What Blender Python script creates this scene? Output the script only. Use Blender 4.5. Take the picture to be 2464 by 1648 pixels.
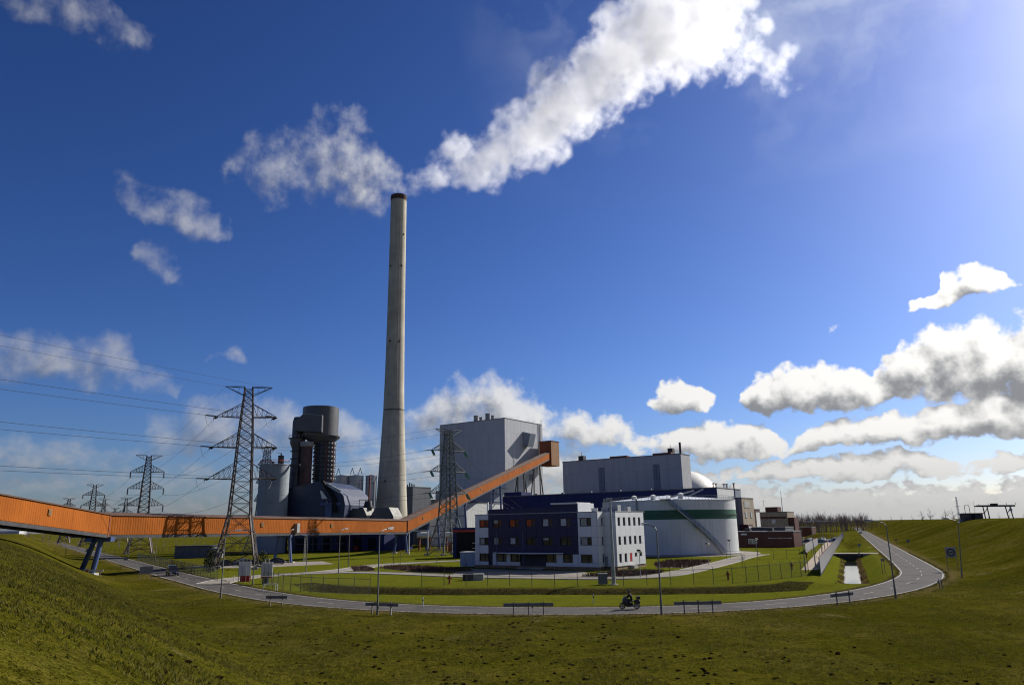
import bpy, bmesh, math, random
import numpy as np
from mathutils import Vector, Matrix, noise as mnoise
R = math.radians
for o in list(bpy.data.objects): bpy.data.objects.remove(o)
SC = bpy.context.scene
COL = SC.collection
random.seed(7); RNG = np.random.default_rng(7)

# ---------------------------------------------------------------- camera
EYE = 8.5
cam_data = bpy.data.cameras.new('camera'); cam = bpy.data.objects.new('camera', cam_data); COL.objects.link(cam)
cam_data.sensor_width = 36.0; cam_data.lens = 25.82; cam_data.clip_start = 0.3; cam_data.clip_end = 30000
cam.matrix_world = Matrix.Translation((0, 0, EYE)) @ Matrix.Rotation(R(104), 4, 'X') @ Matrix.Rotation(R(-0.9), 4, 'Z')
SC.camera = cam

# ---------------------------------------------------------------- sun, exposure
SUN_AZ, SUN_EL = 51.0, 32.0        # degrees right of +Y, above the horizon
SUN_DIR = Vector((math.sin(R(SUN_AZ))*math.cos(R(SUN_EL)), math.cos(R(SUN_AZ))*math.cos(R(SUN_EL)), math.sin(R(SUN_EL))))
sl = bpy.data.lights.new('sun', 'SUN'); sl.energy = 5.0; sl.angle = R(0.53); sl.color = (1.0, 0.95, 0.86)
sun = bpy.data.objects.new('sun', sl); COL.objects.link(sun)
sun.rotation_euler = (-SUN_DIR).to_track_quat('-Z', 'Y').to_euler(); sun.location = (150, 100, 200)
vs = SC.view_settings
vs.view_transform = 'Standard'; vs.look = 'None'; vs.gamma = 1.0; vs.use_curve_mapping = False; vs.exposure = 0.5
SC.cycles.max_bounces = 8; SC.cycles.diffuse_bounces = 2; SC.cycles.glossy_bounces = 2; SC.cycles.transparent_max_bounces = 12
SC.cycles.volume_bounces = 9; SC.cycles.caustics_reflective = False; SC.cycles.caustics_refractive = False
SC.cycles.use_denoising = True; SC.cycles.filter_width = 1.15
SC.cycles.volume_step_rate = 1.0; SC.cycles.volume_max_steps = 256

# ---------------------------------------------------------------- node helpers
class NT:
    def __init__(s, tree): s.t = tree; s.n = tree.nodes; s.l = tree.links
    def new(s, typ, **kw):
        n = s.n.new(typ)
        for k, v in kw.items(): setattr(n, k, v)
        return n
    def put(s, sock, v):
        if isinstance(v, bpy.types.NodeSocket): s.l.new(v, sock)
        elif v is not None: sock.default_value = v
    def math(s, op, a, b=None, c=None, clamp=False):
        n = s.new('ShaderNodeMath', operation=op, use_clamp=clamp)
        s.put(n.inputs[0], a)
        if b is not None: s.put(n.inputs[1], b)
        if c is not None: s.put(n.inputs[2], c)
        return n.outputs[0]
    def vec(s, op, a, b=None, scale=None):
        n = s.new('ShaderNodeVectorMath', operation=op)
        s.put(n.inputs[0], a)
        if b is not None: s.put(n.inputs[1], b)
        if scale is not None: s.put(n.inputs[3], scale)
        return n.outputs['Value'] if op in ('LENGTH', 'DOT_PRODUCT', 'DISTANCE') else n.outputs[0]
    def rng(s, v, a, b, c=0.0, d=1.0, typ='LINEAR'):
        n = s.new('ShaderNodeMapRange', interpolation_type=typ, clamp=True)
        s.put(n.inputs[0], v)
        for i, q in zip((1, 2, 3, 4), (a, b, c, d)): s.put(n.inputs[i], q)
        return n.outputs[0]
    def noise(s, vec, scale, detail=4, rough=.55, dist=0.0, dim='3D', col=False):
        n = s.new('ShaderNodeTexNoise', noise_dimensions=dim)
        if vec is not None: s.put(n.inputs['Vector'], vec)
        n.inputs['Scale'].default_value = scale; n.inputs['Detail'].default_value = detail
        n.inputs['Roughness'].default_value = rough; n.inputs['Distortion'].default_value = dist
        return n.outputs['Color' if col else 'Fac']
    def mix(s, f, a, b, typ='RGBA', blend='MIX'):
        n = s.new('ShaderNodeMix', data_type=typ)
        if typ == 'RGBA':
            n.blend_type = blend; ia, ib, out = n.inputs[6], n.inputs[7], n.outputs[2]
        else: ia, ib, out = n.inputs[2], n.inputs[3], n.outputs[0]
        s.put(n.inputs[0], f); s.put(ia, a); s.put(ib, b)
        return out
    def xyz(s, x, y, z):
        n = s.new('ShaderNodeCombineXYZ'); s.put(n.inputs[0], x); s.put(n.inputs[1], y); s.put(n.inputs[2], z); return n.outputs[0]
    def sep(s, v):
        n = s.new('ShaderNodeSeparateXYZ'); s.put(n.inputs[0], v); return n.outputs
def c4(c): return (c[0], c[1], c[2], 1.0)

# ---------------------------------------------------------------- world: Nishita sky with cumulus
world = bpy.data.worlds.new('World'); SC.world = world; world.use_nodes = True
W = NT(world.node_tree); W.n.clear()
# cumulus in rows: (azimuth, middle elevation, half height, density) in degrees, read along the horizon
N_ = -.6
ROWS = [
 [(-49,.8,2.4,.85),(-20,.8,2.4,.82),(-6,1.0,2.6,1.0),(8,.6,2.2,.95),(20,.3,1.9,1.1),(49,.3,2.0,1.1)],
 [(-49,3.0,1.6,.8),(-34,3.0,1.6,.85),(-26,3.2,1.5,.75),(-16,3.8,1.7,.9),(-6,4.4,2.0,1.0),(3,4.2,2.0,1.0),(8,3.6,1.6,.9),(12,3.2,1.2,.8),(17,3.2,.7,.6),(19,3.5,.8,1.0),(24,3.6,.95,1.05),(28.5,3.7,.95,1.05),(31.5,3.2,.6,.6),(34,3.6,.8,1.0),(40,3.6,.9,1.0),(49,3.4,.9,.9)],
 [(-49,4.8,1.6,.85),(-36,4.6,1.4,.9),(-31.5,5.0,1.2,.9),(-28,4.7,1.0,.6),(-26.5,6.0,1.5,.8),(-23.5,6.9,2.1,1.15),(-19,6.9,2.2,1.15),(-15.5,6.8,1.9,1.05),(-12,6.7,1.8,1.05),(-9.5,6.6,1.6,.5),(-7.5,7.6,1.9,.95),(-4.5,8.5,2.5,1.15),(-1.5,8.6,2.6,1.2),(1.2,8.0,2.2,1.1),(3.2,7.2,1.5,.8),(5.5,7.0,1.4,.95),(8.6,6.8,1.2,.85),(10.2,5.8,1.0,.6),(13,5.8,1.4,1.05),(16,5.6,1.3,1.05),(18.6,5.7,1.3,1.1),(20.6,5.2,.8,.5),(22.4,5.9,.95,1.05),(25.5,5.8,1.0,1.05),(29,6.0,1.1,1.1),(33,6.2,1.2,1.15),(38,6.4,1.3,1.15),(49,6.0,1.2,1.0)],
 [(-49,11.0,1.4,.8),(-36,11.0,1.6,1.0),(-32.5,11.1,1.8,1.1),(-29,11.3,1.7,1.08),(-27.2,10.6,1.3,.85),(-25,9.8,.8,.55),(-23.6,11.5,.7,.1),(-22,12.7,.7,.75),(-20.6,12.4,.6,.7),(-19.4,12,.5,N_),(9.2,9,1,N_),(10.6,8.8,.9,.8),(12.8,9.2,1.5,1.1),(15,8.7,1.0,.85),(16.2,8.5,.6,N_),(17.2,8.6,.9,.8),(20.5,9.2,1.7,1.2),(24,9.1,1.7,1.2),(26.6,8.8,1.3,.95),(28.6,9.8,2.1,1.15),(32,9.8,2.5,1.25),(36,9.6,2.3,1.25),(42,9.8,2.4,1.2),(49,9.6,2.0,1.0)],
 [(-49,16,2,.5),(-41,15.4,1.9,.6),(-39,15,1.5,N_),(-29.6,18.4,1,N_),(-28.2,18.8,1.3,.78),(-25.6,18.3,1.4,.8),(-24.2,18,.8,N_),(22.8,13,1,N_),(24.4,13.2,.7,.4),(25.6,13,.6,N_),(28.8,14.0,.5,N_),(29.8,14.1,.45,.66),(31.2,14.3,.5,.7),(32.2,15.2,.9,1.0),(34,15.5,1.15,1.15),(35.6,15.1,.7,.95),(36.8,14.8,.5,N_),(49,15,1,N_)],
 [(-33,22,1,N_),(-30.6,23.2,1.2,.55),(-28.4,22.6,1.4,.80),(-25.6,21.9,1.7,.92),(-22.8,21.2,1.4,.82),(-21,20.8,.8,N_)],
 [(-45,33,1,N_),(-41,33.4,1.4,.5),(-37,33.4,1.7,.70),(-32,33.2,1.6,.66),(-29,32.6,1.2,.42),(-27.4,31,1,N_),(-24,26,1,N_),(-22.4,26.2,1.6,.6),(-20.6,26.0,2.4,.88),(-18.4,25.8,2.8,.78),(-16.6,27.0,3.2,.86),(-14.0,27.0,3.6,.95),(-11.6,26.4,3.5,.88),(-10.0,25.6,3.0,.68),(-8.8,25.4,2.2,.3),(-7.4,26,1.2,N_)],
]
def row_field(T, P):
    s = T.sep(P); u = T.rng(s[0], -50, 50); acc = None
    for row in ROWS:
        rp = T.new('ShaderNodeValToRGB'); cr = rp.color_ramp
        for i, (a, m_, h_, k_) in enumerate(row):
            p = (a+50)/100; e = cr.elements[i] if i < 2 else cr.elements.new(p)
            e.position = p
        for e, (a, m_, h_, k_) in zip(cr.elements, row): e.color = (m_/40, h_/6, (k_+1)/2.5, 1)
        T.l.new(u, rp.inputs[0]); n = T.new('ShaderNodeSeparateColor'); T.l.new(rp.outputs[0], n.inputs[0])
        dv = T.math('MULTIPLY_ADD', n.outputs[0], -40, s[1])
        dv = T.math('MAXIMUM', dv, T.math('MULTIPLY', dv, -1.2))          # flatter bases
        dv = T.math('DIVIDE', dv, T.math('MULTIPLY', n.outputs[1], 6))
        k = T.math('MULTIPLY_ADD', n.outputs[2], 2.5, -1)
        m = T.math('MULTIPLY_ADD', T.math('MULTIPLY', dv, dv), -.62, k)
        acc = m if acc is None else T.math('SMOOTH_MAX', acc, m, .15)
    return acc, s
def cloud_group():
    g = bpy.data.node_groups.new('cloud_density', 'ShaderNodeTree')
    g.interface.new_socket('P', in_out='INPUT', socket_type='NodeSocketVector')
    g.interface.new_socket('Q', in_out='INPUT', socket_type='NodeSocketVector')
    g.interface.new_socket('D', in_out='OUTPUT', socket_type='NodeSocketFloat')
    T = NT(g); gi = T.new('NodeGroupInput'); go = T.new('NodeGroupOutput')
    P, Q = gi.outputs[0], gi.outputs[1]                # (azimuth, elevation, 0) in degrees, and the same stirred
    acc, s = row_field(T, Q)
    # the same broken cumulus all round, beyond the placed rows
    gen = T.noise(T.vec('MULTIPLY', P, (.075, .2, 0)), 1.0, 2, .5, dim='2D')
    gen = T.math('MULTIPLY_ADD', gen, 3.2, -1.25)
    gen = T.math('ADD', gen, T.rng(s[1], 4, 26, .35, -.55))
    gen = T.math('ADD', gen, T.rng(T.math('ABSOLUTE', s[0]), 40, 54, -3.0, 0.0))
    acc = T.math('MAXIMUM', acc, gen)
    f = T.mix(T.rng(s[1], 2.0, 8.5), T.noise(T.vec('MULTIPLY', P, (1.0, 1.5, 0)), 1.0, 6, .53, dim='2D'), T.noise(P, .50, 8, .53, dim='2D'), 'FLOAT')
    den = T.math('MULTIPLY_ADD', T.math('SUBTRACT', f, .5), 2.0, acc)
    T.l.new(den, go.inputs[0])
    return g
CG = cloud_group()
tc = W.new('ShaderNodeTexCoord')
sx = W.sep(tc.outputs['Generated'])
az = W.math('MULTIPLY', W.math('ARCTAN2', sx[0], sx[1]), 57.2958)
el = W.math('MULTIPLY', W.math('ARCSINE', sx[2]), 57.2958)
P0 = W.xyz(az, el, 0.0)
wob = W.vec('MULTIPLY', W.vec('SUBTRACT', W.noise(P0, .40, 3, .5, col=True, dim='2D'), (.5, .5, .5)), (3.2, 1.9, 0))
Q0 = W.vec('ADD', P0, wob)
def dens(off):
    n = W.new('ShaderNodeGroup'); n.node_tree = CG
    W.l.new(W.vec('ADD', P0, off) if off else P0, n.inputs[0]); W.l.new(W.vec('ADD', Q0, off) if off else Q0, n.inputs[1]); return n.outputs[0]
d0 = dens(None); d1 = dens((.75, 1.15, 0))
soft = W.rng(az, -16, 12, 1.75, .68)
alpha = W.rng(d0, W.rng(az, -16, 12, .06, .24), soft, 0, 1, 'SMOOTHSTEP')
slope = W.math('MULTIPLY', W.math('SUBTRACT', d0, d1), .85)
thick = W.rng(d0, .5, 1.5, 0, 1)
lit = W.math('ADD', W.math('MULTIPLY_ADD', thick, -.42, .66), slope)
lit = W.rng(lit, .0, 1.0, 0, 1, 'SMOOTHSTEP')
lit = W.mix(W.rng(el, .3, 6), .60, lit, 'FLOAT')
sky = W.new('ShaderNodeTexSky', sky_type='NISHITA', sun_disc=False, sun_elevation=R(SUN_EL), sun_rotation=R(SUN_AZ),
            altitude=200.0, air_density=1.0, dust_density=.92, ozone_density=4.0)
gm = W.new('ShaderNodeGamma'); gm.inputs[1].default_value = 1.35; W.l.new(sky.outputs[0], gm.inputs[0])
hs = W.new('ShaderNodeHueSaturation'); hs.inputs['Saturation'].default_value = 1.06; W.l.new(gm.outputs[0], hs.inputs['Color'])
sdot = W.vec('DOT_PRODUCT', tc.outputs['Generated'], tuple(SUN_DIR))
near = W.rng(sdot, .30, .96, 0, 1)
# thin high veil, densest towards the sun
veil = W.noise(W.vec('MULTIPLY', Q0, (.05, .09, 0)), 1.0, 5, .52, .15, dim='2D')
veil = W.math('MULTIPLY', W.rng(veil, .38, .68), W.math('MULTIPLY', W.rng(el, 24, 36), W.rng(sdot, .70, .95, .0, .95)))
veil_c = W.mix(near, c4((.8, 1.1, 1.9)), c4((9.0, 9.8, 11.5)))
tint = W.vec('MULTIPLY', hs.outputs[0], (.365, .40, .545))
base = W.mix(veil, tint, veil_c)
shade_c = W.mix(near, c4((2.1, 2.3, 2.8)), c4((3.3, 3.4, 3.6)))
lit_c = W.mix(near, c4((5.0, 5.1, 5.5)), c4((13.0, 12.8, 12.3)))
cl = W.vec('SCALE', W.mix(lit, shade_c, lit_c), None, W.rng(el, 0, 8, .80, 1.0))
skyc = W.mix(W.math('MULTIPLY', alpha, W.rng(az, -16, 8, .8, 1.0)), base, cl)
bg = W.new('ShaderNodeBackground'); W.l.new(skyc, bg.inputs[0]); bg.inputs[1].default_value = .062
wo = W.new('ShaderNodeOutputWorld'); W.l.new(bg.outputs[0], wo.inputs[0])
world.cycles.sampling_method = 'MANUAL'; world.cycles.sample_map_resolution = 512
# ---------------------------------------------------------------- materials
MATS = {}
def mat(name, col, rough=.7, var=.18, scale=.6, metal=0.0, spec=.3, bump=0.0, bscale=20.0, streak=0.0, col2=None, alpha=None):
    if name in MATS: return MATS[name]
    m = bpy.data.materials.new(name); m.use_nodes = True; T = NT(m.node_tree); T.n.clear()
    b = T.new('ShaderNodeBsdfPrincipled'); out = T.new('ShaderNodeOutputMaterial'); T.l.new(b.outputs[0], out.inputs[0])
    tcn = T.new('ShaderNodeTexCoord'); P = tcn.outputs['Object']
    n = T.noise(P, scale, 6, .6)
    dark = col2 or tuple(v*(1-var*1.6) for v in col); light = tuple(min(1, v*(1+var)) for v in col)
    c = T.mix(T.rng(n, .3, .7), c4(dark), c4(light))
    if streak:
        st = T.noise(T.vec('MULTIPLY', P, (1.6, 1.6, .05)), 1.0, 5, .65)
        c = T.mix(T.math('MULTIPLY', T.rng(st, .45, .75), streak), c, c4(tuple(v*.45 for v in col)))
    T.put(b.inputs['Base Color'], c)
    fine = T.noise(P, scale*9, 3, .5)
    T.put(b.inputs['Roughness'], T.rng(fine, .3, .7, max(.02, rough-.1), min(1, rough+.1)))
    b.inputs['Metallic'].default_value = metal; b.inputs['Specular IOR Level'].default_value = spec
    if bump:
        bn = T.new('ShaderNodeBump'); bn.inputs['Strength'].default_value = bump; bn.inputs['Distance'].default_value = .05
        T.l.new(T.noise(P, bscale, 4, .6), bn.inputs['Height']); T.l.new(bn.outputs[0], b.inputs['Normal'])
    MATS[name] = m
    return m

# ---------------------------------------------------------------- mesh helpers
BASE = {}
def base_of(o): return BASE.get(o.name, Vector((0, 0, 0))) if o else Vector((0, 0, 0))
class MB:
    def __init__(s): s.v = []; s.f = []
    def add(s, vs_, fs):
        k = len(s.v); s.v.extend([tuple(p) for p in vs_]); s.f.extend([tuple(i+k for i in f) for f in fs]); return s
    def hexa(s, p):
        return s.add(p, [(0,3,2,1),(4,5,6,7),(0,1,5,4),(1,2,6,5),(2,3,7,6),(3,0,4,7)])
    def box(s, x0, x1, y0, y1, z0, z1):
        return s.hexa([(x0,y0,z0),(x1,y0,z0),(x1,y1,z0),(x0,y1,z0),(x0,y0,z1),(x1,y0,z1),(x1,y1,z1),(x0,y1,z1)])
    def obox(s, o, ax, ay, az):
        o = Vector(o); ax, ay, az = Vector(ax), Vector(ay), Vector(az)
        return s.hexa([o, o+ax, o+ax+ay, o+ay, o+az, o+ax+az, o+ax+ay+az, o+ay+az])
    def bar(s, p, q, w, h=None, up=(0,0,1)):
        p, q = Vector(p), Vector(q); d = q-p
        if d.length < 1e-6: return s
        d.normalize(); h = h or w; u = Vector(up)
        if abs(d.dot(u)) > .98: u = Vector((1, 0, 0))
        x = d.cross(u).normalized()*(w/2); y = x.cross(d).normalized()*(h/2)
        return s.hexa([p-x-y, p+x-y, p+x+y, p-x+y, q-x-y, q+x-y, q+x+y, q-x+y])
    def cyl(s, p, q, r0, r1=None, n=12, caps=True):
        p, q = Vector(p), Vector(q); d = (q-p).normalized(); r1 = r0 if r1 is None else r1
        u = Vector((0,0,1)) if abs(d.z) < .95 else Vector((1,0,0))
        x = d.cross(u).normalized(); y = d.cross(x).normalized(); vs_ = []
        for c, r in ((p, r0), (q, r1)):
            for i in range(n):
                a = 2*math.pi*i/n; vs_.append(c + x*(r*math.cos(a)) + y*(r*math.sin(a)))
        fs = [(i, i+n, (i+1) % n+n, (i+1) % n) for i in range(n)]
        if caps: fs += [tuple(range(n)), tuple(range(2*n-1, n-1, -1))]
        return s.add(vs_, fs)
    def tube(s, pts, r, n=5):
        for a, b in zip(pts[:-1], pts[1:]): s.cyl(a, b, r, r, n, False)
        return s
    def lathe(s, prof, c=(0,0,0), n=48, a0=0.0, a1=2*math.pi, close=None):
        full = abs(a1-a0-2*math.pi) < 1e-6; m = n if full else n+1; vs_ = []
        for r, z in prof:
            for i in range(m):
                a = a0+(a1-a0)*i/n; vs_.append((c[0]+r*math.cos(a), c[1]+r*math.sin(a), c[2]+z))
        fs = []
        for j in range(len(prof)-1):
            for i in range(n):
                k = (i+1) % m if full else i+1
                fs.append((j*m+i, j*m+k, (j+1)*m+k, (j+1)*m+i))
        return s.add(vs_, fs)
    def prism(s, poly, z0, z1):
        n = len(poly)
        vs_ = [(x, y, z0) for x, y in poly]+[(x, y, z1) for x, y in poly]
        fs = [tuple(range(n-1, -1, -1)), tuple(range(n, 2*n))]+[(i, (i+1) % n, (i+1) % n+n, i+n) for i in range(n)]
        return s.add(vs_, fs)
    def quad(s, a, b, c, d): return s.add([a, b, c, d], [(0, 1, 2, 3)])
    def blob(s, c, r, seed=0, sub=2, amp=.25, sq=1.0):
        bm = bmesh.new(); bmesh.ops.create_icosphere(bm, subdivisions=sub, radius=1.0)
        for v in bm.verts:
            k = 1+amp*mnoise.noise(v.co*1.7+Vector((seed*3.1, seed*1.7, 0)))+amp*.5*mnoise.noise(v.co*4.1+Vector((seed, 0, seed*2.2)))
            v.co *= k
        bm.verts.ensure_lookup_table()
        s.add([(c[0]+v.co.x*r, c[1]+v.co.y*r, c[2]+v.co.z*r*sq) for v in bm.verts], [[w.index for w in f.verts] for f in bm.faces]); bm.free()
        return s
    def build(s, name, m, parent=None, smooth=False, local=False):
        me = bpy.data.meshes.new(name)
        off = Vector((0,0,0)) if local else base_of(parent)
        me.from_pydata([(p[0]-off.x, p[1]-off.y, p[2]-off.z) for p in s.v], [], s.f)
        bm = bmesh.new(); bm.from_mesh(me); bmesh.ops.recalc_face_normals(bm, faces=bm.faces); bm.to_mesh(me); bm.free()
        if m: me.materials.append(m)
        if smooth:
            me.polygons.foreach_set('use_smooth', [True]*len(me.polygons))
            try: me.set_sharp_from_angle(angle=R(38))
            except Exception: pass
        o = bpy.data.objects.new(name, me); COL.objects.link(o)
        if parent: o.parent = parent; BASE[o.name] = off.copy()
        return o
def tag(o, label=None, cat=None, group=None, kind=None):
    if label: o['label'] = label
    if cat: o['category'] = cat
    if group: o['group'] = group
    if kind: o['kind'] = kind
    return o
def thing(name, label, cat, loc=(0,0,0), group=None, rz=0.0):
    o = bpy.data.objects.new(name, None); COL.objects.link(o); o.location = loc; o.rotation_euler = (0, 0, rz)
    o.empty_display_size = .5; BASE[o.name] = Vector(loc)
    return tag(o, label, cat, group)
def copy_tree(o, loc=None, rz=None, label=None, parent=None, scale=None):
    c = o.copy(); COL.objects.link(c)
    if parent: c.parent = parent
    if loc is not None: c.location = loc
    if rz is not None: c.rotation_euler = (0, 0, rz)
    if scale is not None: c.scale = (scale,)*3 if not hasattr(scale, '__len__') else scale
    if label: c['label'] = label
    for ch in list(o.children): copy_tree(ch, parent=c)
    return c
def inst(o, parent, loc):                        # a repeat of a part, sharing its mesh
    c = o.copy(); COL.objects.link(c); c.parent = parent; c.location = loc; return c

# plant grid: AX runs right and towards the camera, BX right and away
AX = Vector((.82, -.572, 0)).normalized(); BX = Vector((.572, .82, 0)).normalized(); ZX = Vector((0, 0, 1))

# ---------------------------------------------------------------- terrain
def smooth_line(pts, n=8):
    P = [np.array(p, float) for p in pts]; P = [2*P[0]-P[1]]+P+[2*P[-1]-P[-2]]; out = []
    for i in range(1, len(P)-2):
        for k in range(n):
            t = k/n; a, b, c, d = P[i-1], P[i], P[i+1], P[i+2]
            out.append(.5*((2*b)+(c-a)*t+(2*a-5*b+4*c-d)*t*t+(-a+3*b-3*c+d)*t**3))
    out.append(P[-2]); return np.array(out)
ROAD = smooth_line([(-620,1004),(-400,664),(-215.3,379.1),(-134.4,255.4),(-72.4,159.5),(-54.7,133.1),(-40.3,112.0),(-26.0,94.8),(-12.0,84.6),(2.8,79.7),(17.0,79.4),(30.0,84.0),(42.0,92.8),(53.0,105.0),(64.2,121.8),(75.2,145.0),(99.8,201.2),(202,435),(420,933),(600,1344)])
def seg_dist(X, Y, L):
    """distance to polyline, signed side (left of travel > 0) and arc position"""
    best = np.full(X.shape, 1e9); side = np.zeros(X.shape); arc = np.zeros(X.shape); s0 = 0.0
    for a, b in zip(L[:-1], L[1:]):
        d = b-a; ln = np.hypot(*d)
        if ln < 1e-6: continue
        t = np.clip(((X-a[0])*d[0]+(Y-a[1])*d[1])/ln**2, 0, 1)
        px, py = X-(a[0]+t*d[0]), Y-(a[1]+t*d[1]); r = np.hypot(px, py); m = r < best
        best = np.where(m, r, best); side = np.where(m, np.sign(d[0]*(Y-a[1])-d[1]*(X-a[0])), side); arc = np.where(m, s0+t*ln, arc); s0 += ln
    return best, side, arc
def sst(x, a, b):
    t = np.clip((x-a)/(b-a), 0, 1); return t*t*(3-2*t)
DITCH = smooth_line([(-36,122),(-27,111.5),(-13,104.3),(1,102),(17,99.6),(29,99.8),(38,103.5),(43,110)], 6)
WATER = np.array([(48.6,112.5),(55.5,127.0),(70.6,161.5),(87.8,200.8)])
WD2 = np.array([(94.5,216.5),(98.5,225.5)]); WD3 = np.array([(106,243),(128,293)]); WD4 = np.array([(140,320),(240,549)])
def fbm2(X, Y, sc, seed=0):
    v = np.zeros(X.shape); a = 1.0
    rs = np.random.default_rng(seed)
    for o in range(4):
        for _ in range(3):
            th = rs.uniform(0, 6.28); k = sc*(2**o)*rs.uniform(.7, 1.3); ph = rs.uniform(0, 6.28)
            v += a*np.sin((X*np.cos(th)+Y*np.sin(th))*k+ph)/3
        a *= .5
    return v
def ground_h(X, Y, zones=False):
    X = np.asarray(X, float); Y = np.asarray(Y, float)
    rd, side, arc = seg_dist(X, Y, ROAD)
    # sea dike: left arm and right arm, meeting behind the camera
    dl = (X+13.2)*-.839+(Y-45)*-.544
    dr = (X-31.5)*.915+(Y-32.0)*-.40
    hl = 8.1*sst(dl, -3.0, 19.5); hr = 8.2*sst(dr, -2.0, 29.0)
    hl = np.where(dl > 19.5, 8.1, hl)
    k = 1.2
    h = np.log(np.exp(k*np.minimum(hl, 20))+np.exp(k*np.minimum(hr, 20))-1)/k
    h = np.minimum(h, 8.25)
    out = (side < 0)
    # meadow between road and dike: slightly uneven
    und = .10*fbm2(X, Y, .09, 3)+.05*fbm2(X, Y, .45, 5)
    edge = sst(rd, 3.6, 9.0)
    h = h*edge
    h = h+und*edge*np.where(out, 1.0, .25)
    # plant side: verge, ditch, raised fence bank
    ins = ~out
    dd, ds, da = seg_dist(X, Y, DITCH)
    taper = sst(np.minimum(da, da.max()-da), 0, 9)
    dep = -.85*(1-sst(dd, .6, 4.0))
    h = np.where(ins, np.where(dd < 4.3, np.minimum(h, dep*taper+h*(1-taper)), h), h)
    bank = .24*sst(dd, 4.0, 5.6)*(1-sst(dd, 6.5, 10))*(ds > 0)*taper*sst(rd, 12, 18)
    h = h+np.where(ins, bank, 0)
    for L in (WATER, WD2, WD3, WD4):
        wd, _, _ = seg_dist(X, Y, L); hw = .9
        h = np.where(wd < 5.4, np.minimum(h, -2.0+2.0*np.clip((wd-hw)/4.5, 0, 1)**.75), h)
    far = sst(np.hypot(X, Y-100), 230, 300)
    inn = ins & (rd > 14) & (dd > 11) & (np.minimum(*[seg_dist(X, Y, L)[0] for L in (WATER, WD3)]) > 6.5)
    h = np.where(inn, 0.0, h)
    h = np.where(rd < 3.6, np.minimum(h, 0.0)*0-.02, h)
    if zones: return h, rd, side, dd, ds, taper
    return h
def axis(lo, hi, step, ext, g):
    a = list(np.arange(lo, hi+1e-6, step)); s = step; x = hi
    while x < ext[1]: s *= g; x += s; a.append(x)
    s = step; x = lo
    while x > ext[0]: s *= g; x -= s; a.insert(0, x)
    return np.array(a)
xs = axis(-112, 112, .8, (-7000, 7000), 1.035); ys = axis(14, 214, .8, (-300, 9000), 1.035)
GX, GY = np.meshgrid(xs, ys)
GZ, g_rd, g_side, g_dd, g_ds, g_tap = ground_h(GX, GY, True)
nx, ny = len(xs), len(ys)
me = bpy.data.meshes.new('ground')
idx = np.arange(nx*ny).reshape(ny, nx)
quads = np.stack([idx[:-1, :-1], idx[:-1, 1:], idx[1:, 1:], idx[1:, :-1]], -1).reshape(-1, 4)
me.vertices.add(nx*ny); me.vertices.foreach_set('co', np.stack([GX, GY, GZ], -1).ravel().astype('f4'))
me.loops.add(len(quads)*4); me.loops.foreach_set('vertex_index', quads.ravel().astype('i4'))
me.polygons.add(len(quads)); me.polygons.foreach_set('loop_start', (np.arange(len(quads))*4).astype('i4'))
me.update(calc_edges=True); me.polygons.foreach_set('use_smooth', [True]*len(quads))

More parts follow.
